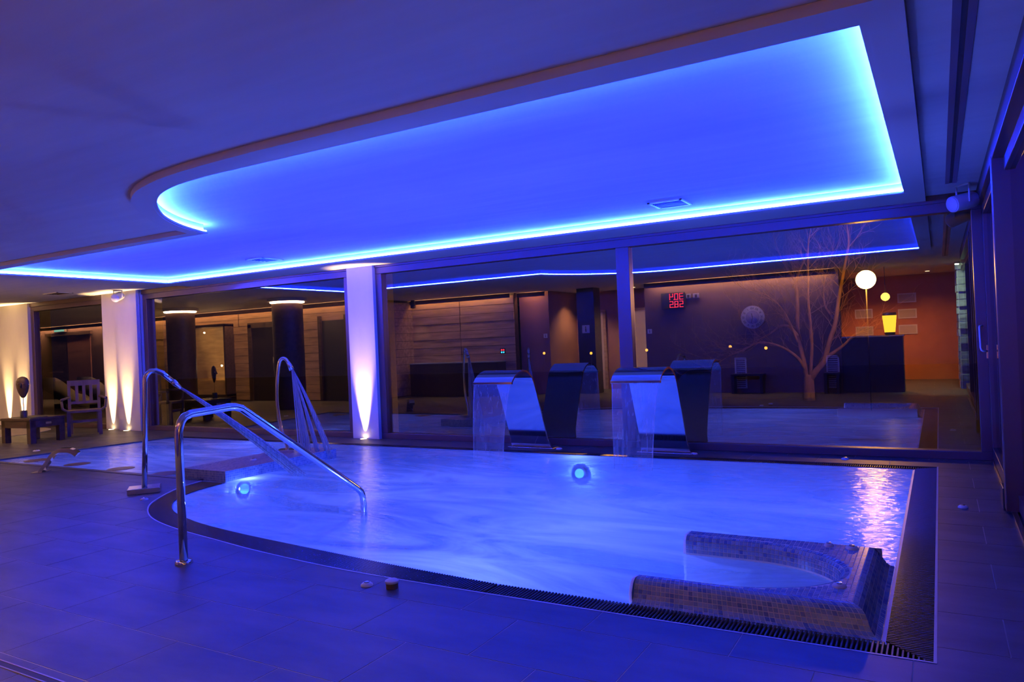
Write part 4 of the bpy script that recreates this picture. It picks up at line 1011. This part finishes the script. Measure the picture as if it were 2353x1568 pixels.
for zz in (2.215, 2.035): box('decimal_point', (-5.19-0.215-0.006, 0.190, zz-0.012), (-5.19-0.205+0.006, 0.196, zz+0.008), M['red'], bd)
for i, xx in enumerate((-5.06, -4.88)):
    t_ = empty('wall_sensor', (xx, 0.15, 2.28)); tag(t_, ['narrow white sensor box beside the display board', 'wider white sensor box beside the display board'][i], 'sensor', 'white sensor boxes')
    box('cover', (xx-0.05-0.02*i, 0.145, 2.22), (xx+0.05+0.02*i, 0.18, 2.33), M['white'], t_, 0.004); box('window', (xx-0.025, 0.18, 2.23), (xx+0.025, 0.184, 2.30), M['dark'], t_)
for i, xx in enumerate((-3.93, -2.0)):
    g_ = empty('louvred_panel', (xx, 0.16, 0)); tag(g_, ['white louvred panel below the clock', 'white louvred panel beside the reception counter'][i], 'louvre panel', 'white louvred panels')
    for (a_, b_) in (((xx-0.13, 0.145, 0.1), (xx-0.10, 0.18, 0.8)), ((xx+0.10, 0.145, 0.1), (xx+0.13, 0.18, 0.8)), ((xx-0.13, 0.145, 0.1), (xx+0.13, 0.18, 0.13)), ((xx-0.13, 0.145, 0.77), (xx+0.13, 0.18, 0.8))): box('frame', a_, b_, M['white'], g_)
    for k_ in range(14): box('louvre', (xx-0.10, 0.15, 0.15+k_*0.045), (xx+0.10, 0.165, 0.175+k_*0.045), M['trim'], g_)
    b2 = empty('wall_bench', (xx+0.45, 0.35, 0)); tag(b2, ['dark bench below the clock', 'dark bench beside the reception counter'][i], 'bench', 'dark wall benches')
    box('seat_board', (xx-0.15, 0.17, 0.40), (xx+0.55 if i == 0 else xx+0.17, 0.50, 0.44), M['counter'], b2)
    for xa in (xx-0.12, xx+(0.50 if i == 0 else 0.12)): box('leg', (xa-0.03, 0.2, 0), (xa+0.03, 0.47, 0.40), M['counter'], b2)
# reception: counter, orange lamp, pendant, pictures, stone pier
rc = empty('reception_counter', (-1.2, -0.1, 0)); tag(rc, 'dark reception counter with pale steel top edge', 'counter')
box('front', (-1.82, -0.35, 0), (-0.66, 0.12, 1.15), M['counter'], rc, 0.004); box('worktop', (-1.82, -0.40, 1.15), (-0.64, 0.14, 1.18), M['counter'], rc, 0.003); box('top_edge', (-1.82, 0.14, 1.155), (-0.64, 0.146, 1.178), M['brushed'], rc)
vl = empty('glass_table_lamp', (-0.90, -0.12, 1.18)); tag(vl, 'glowing amber crackle-glass lamp on the counter', 'lamp')
lathe('shade', (-0.90, -0.12, 1.18), [(0.09, 0), (0.10, 0.05), (0.135, 0.42), (0.13, 0.47), (0.12, 0.46), (0.09, 0.05)], mat('amber_glass', (0.9, 0.5, 0.05), 0.3), vl, 24)
lathe('glow', (-0.90, -0.12, 1.19), [(0.03, 0.0), (0.101, 0.05), (0.1365, 0.40), (0.03, 0.41)], emit('amber_glow', (1.0, 0.50, 0.03), 5.5), vl, 24)
pg = empty('pendant_globe', (-0.98, -0.5, 2.0)); tag(pg, 'small yellow pendant globe over the counter', 'pendant lamp')
lathe('globe', (-0.98, -0.5, 2.0), [(0.005, -0.09), (0.05, -0.075), (0.083, -0.035), (0.09, 0), (0.083, 0.035), (0.05, 0.075), (0.01, 0.09)], emit('globe_glow', (1.0, 0.62, 0.10), 7), pg, 24)
tube('cord', [(-0.98, -0.5, 2.09), (-0.98, -0.5, Z_CEIL)], 0.006, M['dark'], pg, 6)
wall('wall_reception', -2.4, 0.6, -4.2, -4.0, M['terra'], 'terracotta reception back wall')
wall('wall_reception_side', -2.4, -2.2, -4.0, -0.1, M['terra'], 'terracotta reception side wall')
downlight((-1.4, -2.6, Z_CEIL), 520, (1.0, 0.36, 0.12), 'added orange fill downlight over the reception wall', 2.4)  # this and the next are unseen lamps added as warm fill
downlight((-0.2, -2.9, Z_CEIL), 160, (1.0, 0.35, 0.10), 'added orange fill downlight beside the red wall', 2.4)
for i, (x0, z0) in enumerate([(-1.9, 1.15), (-0.9, 1.95), (-0.9, 1.55), (-0.9, 1.15), (-1.9, 1.6)]):
    f_ = empty('picture_card', (x0, -3.98, z0)); tag(f_, ['pale card low on the reception wall', 'uppermost pale card by the red wall', 'middle pale card by the red wall', 'lowest pale card by the red wall', 'dim card high on the reception wall'][i], 'picture', 'cards on the reception wall')
    box('mount', (x0, -4.0, z0), (x0+0.42, -3.985, z0+0.24), M['trim'], f_); box('print', (x0+0.03, -3.985, z0+0.03), (x0+0.39, -3.982, z0+0.21), M['pale_surface'], f_)
pr_ = wall('wall_stone_pier', 0.36, 0.75, -1.7, -0.75, M['mgrout'], 'rough stone pier at the end of the doors')
for k_ in range(17):
    for j_ in range(2):
        xo = 0.005*((k_*5+j_*3) % 6); z0 = k_*0.155; y0 = -1.68+j_*0.46+(0.1 if k_ % 2 else 0); y1 = y0+(0.45 if j_ == 0 else (0.36 if k_ % 2 else 0.45))
        box('stone', (0.345-xo, y0, z0+0.006), (0.75, y1, min(z0+0.15, 2.62)), M['stone'], pr_, 0.01)
    box('stone', (0.37, -0.76, z0+0.006), (0.75, -0.735+0.005*((k_*3) % 5), min(z0+0.15, 2.62)), M['stone'], pr_, 0.008)
pl_ = empty('pier_lamp', (0.40, -0.62, 2.6)); tag(pl_, 'cool white lamp washing the stone pier', 'lamp')
lathe('lens', (0.36, -0.62, 2.58), [(0.035, 0), (0.035, 0.02)], emit('pier_glow', (0.75, 1.0, 0.72), 40), pl_, 16)
lathe('collar', (0.36, -0.62, 2.60), [(0.05, 0), (0.05, 0.05)], M['white'], pl_, 16)
light('pier_beam', 'SPOT', (0.33, -0.56, 2.56), 260, (0.72, 1.0, 0.70), pl_, spot_size=1.7, spot_blend=0.6, shadow_soft_size=0.03).rotation_euler = (-0.22, 0, 0)
dd = empty('door_4', (RX+0.03, 0.5, 0), 'structure'); tag(dd, 'glass leaf beside the camera position')
mk('pane', [(RX+0.045, -0.7, 0.1), (RX+0.045, 1.8, 0.1), (RX+0.045, 1.8, 2.5), (RX+0.045, -0.7, 2.5)], [(0, 1, 2, 3)], M['glass'], dd)
box('rail_bottom', (RX+0.01, -0.7, 0.0), (RX+0.08, 1.8, 0.12), M['bronze'], dd); box('rail_top', (RX+0.01, -0.7, 2.45), (RX+0.08, 1.8, 2.65), M['bronze'], dd)

# ---------------------------------------------------------------- night garden outside the glass
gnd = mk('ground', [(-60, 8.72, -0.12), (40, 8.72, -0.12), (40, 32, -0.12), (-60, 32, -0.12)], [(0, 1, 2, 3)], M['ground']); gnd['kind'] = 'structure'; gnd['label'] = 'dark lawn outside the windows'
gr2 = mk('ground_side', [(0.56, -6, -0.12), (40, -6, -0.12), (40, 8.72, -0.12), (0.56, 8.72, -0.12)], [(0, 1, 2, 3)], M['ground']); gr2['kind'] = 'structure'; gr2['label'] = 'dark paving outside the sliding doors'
tree = empty('bare_tree', (-2.42, 16.5, -0.12)); tag(tree, 'bare winter tree lit orange outside the window', 'tree')
LIMBS = [([(-2.42,-0.14),(-2.42,0.25),(-2.40,0.42)], 0.15, 0.125),
 ([(-2.40,0.30),(-2.24,0.52),(-2.09,0.7),(-1.98,1.06),(-1.83,1.5),(-1.75,1.95),(-1.67,2.3),(-1.57,2.74),(-1.5,3.08),(-1.52,3.44)], 0.085, 0.02),
 ([(-2.42,0.30),(-2.51,0.71),(-2.58,1.08),(-2.64,1.38),(-2.63,1.91),(-2.65,2.26),(-2.7,2.47),(-2.91,2.86),(-3.07,3.25),(-3.14,3.63)], 0.085, 0.012),
 ([(-2.39,0.40),(-2.31,0.98),(-2.3,1.53),(-2.3,1.98),(-2.26,2.43),(-2.23,2.89),(-2.15,3.34)], 0.05, 0.010),
 ([(-2.48,0.53),(-2.6,0.76),(-2.81,0.95),(-3.07,1.08),(-3.39,1.13),(-3.76,0.97),(-4.1,0.83),(-4.38,0.64)], 0.045, 0.008),
 ([(-2.61,1.25),(-2.77,1.44),(-2.97,1.47),(-3.24,1.31),(-3.48,1.19),(-3.76,1.03),(-3.91,0.92)], 0.045, 0.008),
 ([(-2.06,0.77),(-1.83,0.92),(-1.66,1.05),(-1.49,1.22),(-1.3,1.3)], 0.055, 0.015),
 ([(-2.65,2.26),(-2.5,2.64),(-2.38,2.9),(-2.32,3.26),(-2.37,3.59)], 0.035, 0.010),
 ([(-1.83,1.5),(-1.97,1.69),(-2.08,1.88),(-2.11,2.24),(-2.05,2.6),(-1.95,3.0),(-1.9,3.4)], 0.03, 0.008),
 ([(-2.60,1.10),(-2.72,1.5),(-2.85,1.8),(-3.0,2.0),(-3.25,2.2),(-3.6,2.3)], 0.028, 0.006)]
rnd = random.Random(11); twigs = bmesh.new()
def twig(p, d, L, r, depth):
    pts = [p]; q = p.copy()
    for k_ in range(4):
        d = (d+Vector((rnd.uniform(-.35, .35), rnd.uniform(-.3, .3), rnd.uniform(-.25, .4)))).normalized(); q = q+d*L/4; pts.append(q.copy())
        if depth > 0 and rnd.random() < 0.75:
            twig(q, (d+Vector((rnd.uniform(-1, 1), rnd.uniform(-.7, .7), rnd.uniform(-.4, .8)))).normalized(), L*rnd.uniform(.45, .75), r*0.6, depth-1)
    tubebm(twigs, pts, [r, r*.85, r*.7, r*.5, r*.3], 4, False)
for li, (P, ra, rb) in enumerate(LIMBS):
    yy = 16.5; Q = []
    for i, (x, z) in enumerate(P): Q.append(Vector((x, yy+(0 if li == 0 else ((li*0.37) % 1-0.5)*0.35*i), z)))
    Q = [Vector(v) for v in catmull([tuple(v) for v in Q], 3)]; n_ = len(Q)
    ra, rb = ra*0.8, rb*0.75
    tube('trunk' if li == 0 else 'limb', Q, [ra+(rb-ra)*i/(n_-1) for i in range(n_)], M['bark'], tree, 10)
    if li:
        for i in range(3, n_, 2):
            d = (Q[i]-Q[i-1]).normalized()
            for _ in range(2 if i > n_*0.45 else 1): twig(Q[i], (d*0.8+Vector((rnd.uniform(-1, 1), rnd.uniform(-.6, .6), rnd.uniform(-.2, .8)))).normalized(), rnd.uniform(0.4, 0.95), 0.0065, 3 if Q[i].z > 1.8 else 2)
tw = bmk('twigs', twigs, M['bark'], tree, True); tw['kind'] = 'stuff'
def streetlamp(x, y, z, r, m, label, zg=-0.12):
    s_ = empty('street_lamp', (x, y, zg)); tag(s_, label, 'street lamp', 'sodium lamps outside')
    lathe('globe', (x, y, z), [(r*math.sin(a_), -r*math.cos(a_)) for a_ in [0.03+(math.pi-0.06)*k_/12 for k_ in range(13)]], m, s_, 20)
    tube('post', [(x, y, zg), (x, y, z-r*0.95)], max(0.012, r*0.07), M['trough'], s_, 8)
streetlamp(-1.10, 14.5, 2.21, 0.165, M['sodium'], 'large glowing orange globe lamp beside the bare tree')
FL = [(-31.5, 0.29, 'far orange lamp seen beside the door sign reflection'), (-26.8, 0.15, 'far orange lamp seen against the dark pier reflection'), (-23.04, 0.3, 'far orange lamp just left of the window mullion'), (-21.63, 0.26, 'far orange lamp just right of the window mullion'), (-14.6, 0.31, 'far orange lamp seen below the clock reflection'), (-11.84, 0.11, 'far orange lamp seen left of the tree limbs')]
for x, z, lb in FL: streetlamp(x, 60, z, 0.12, M['sodium_far'], lb, -3.0)
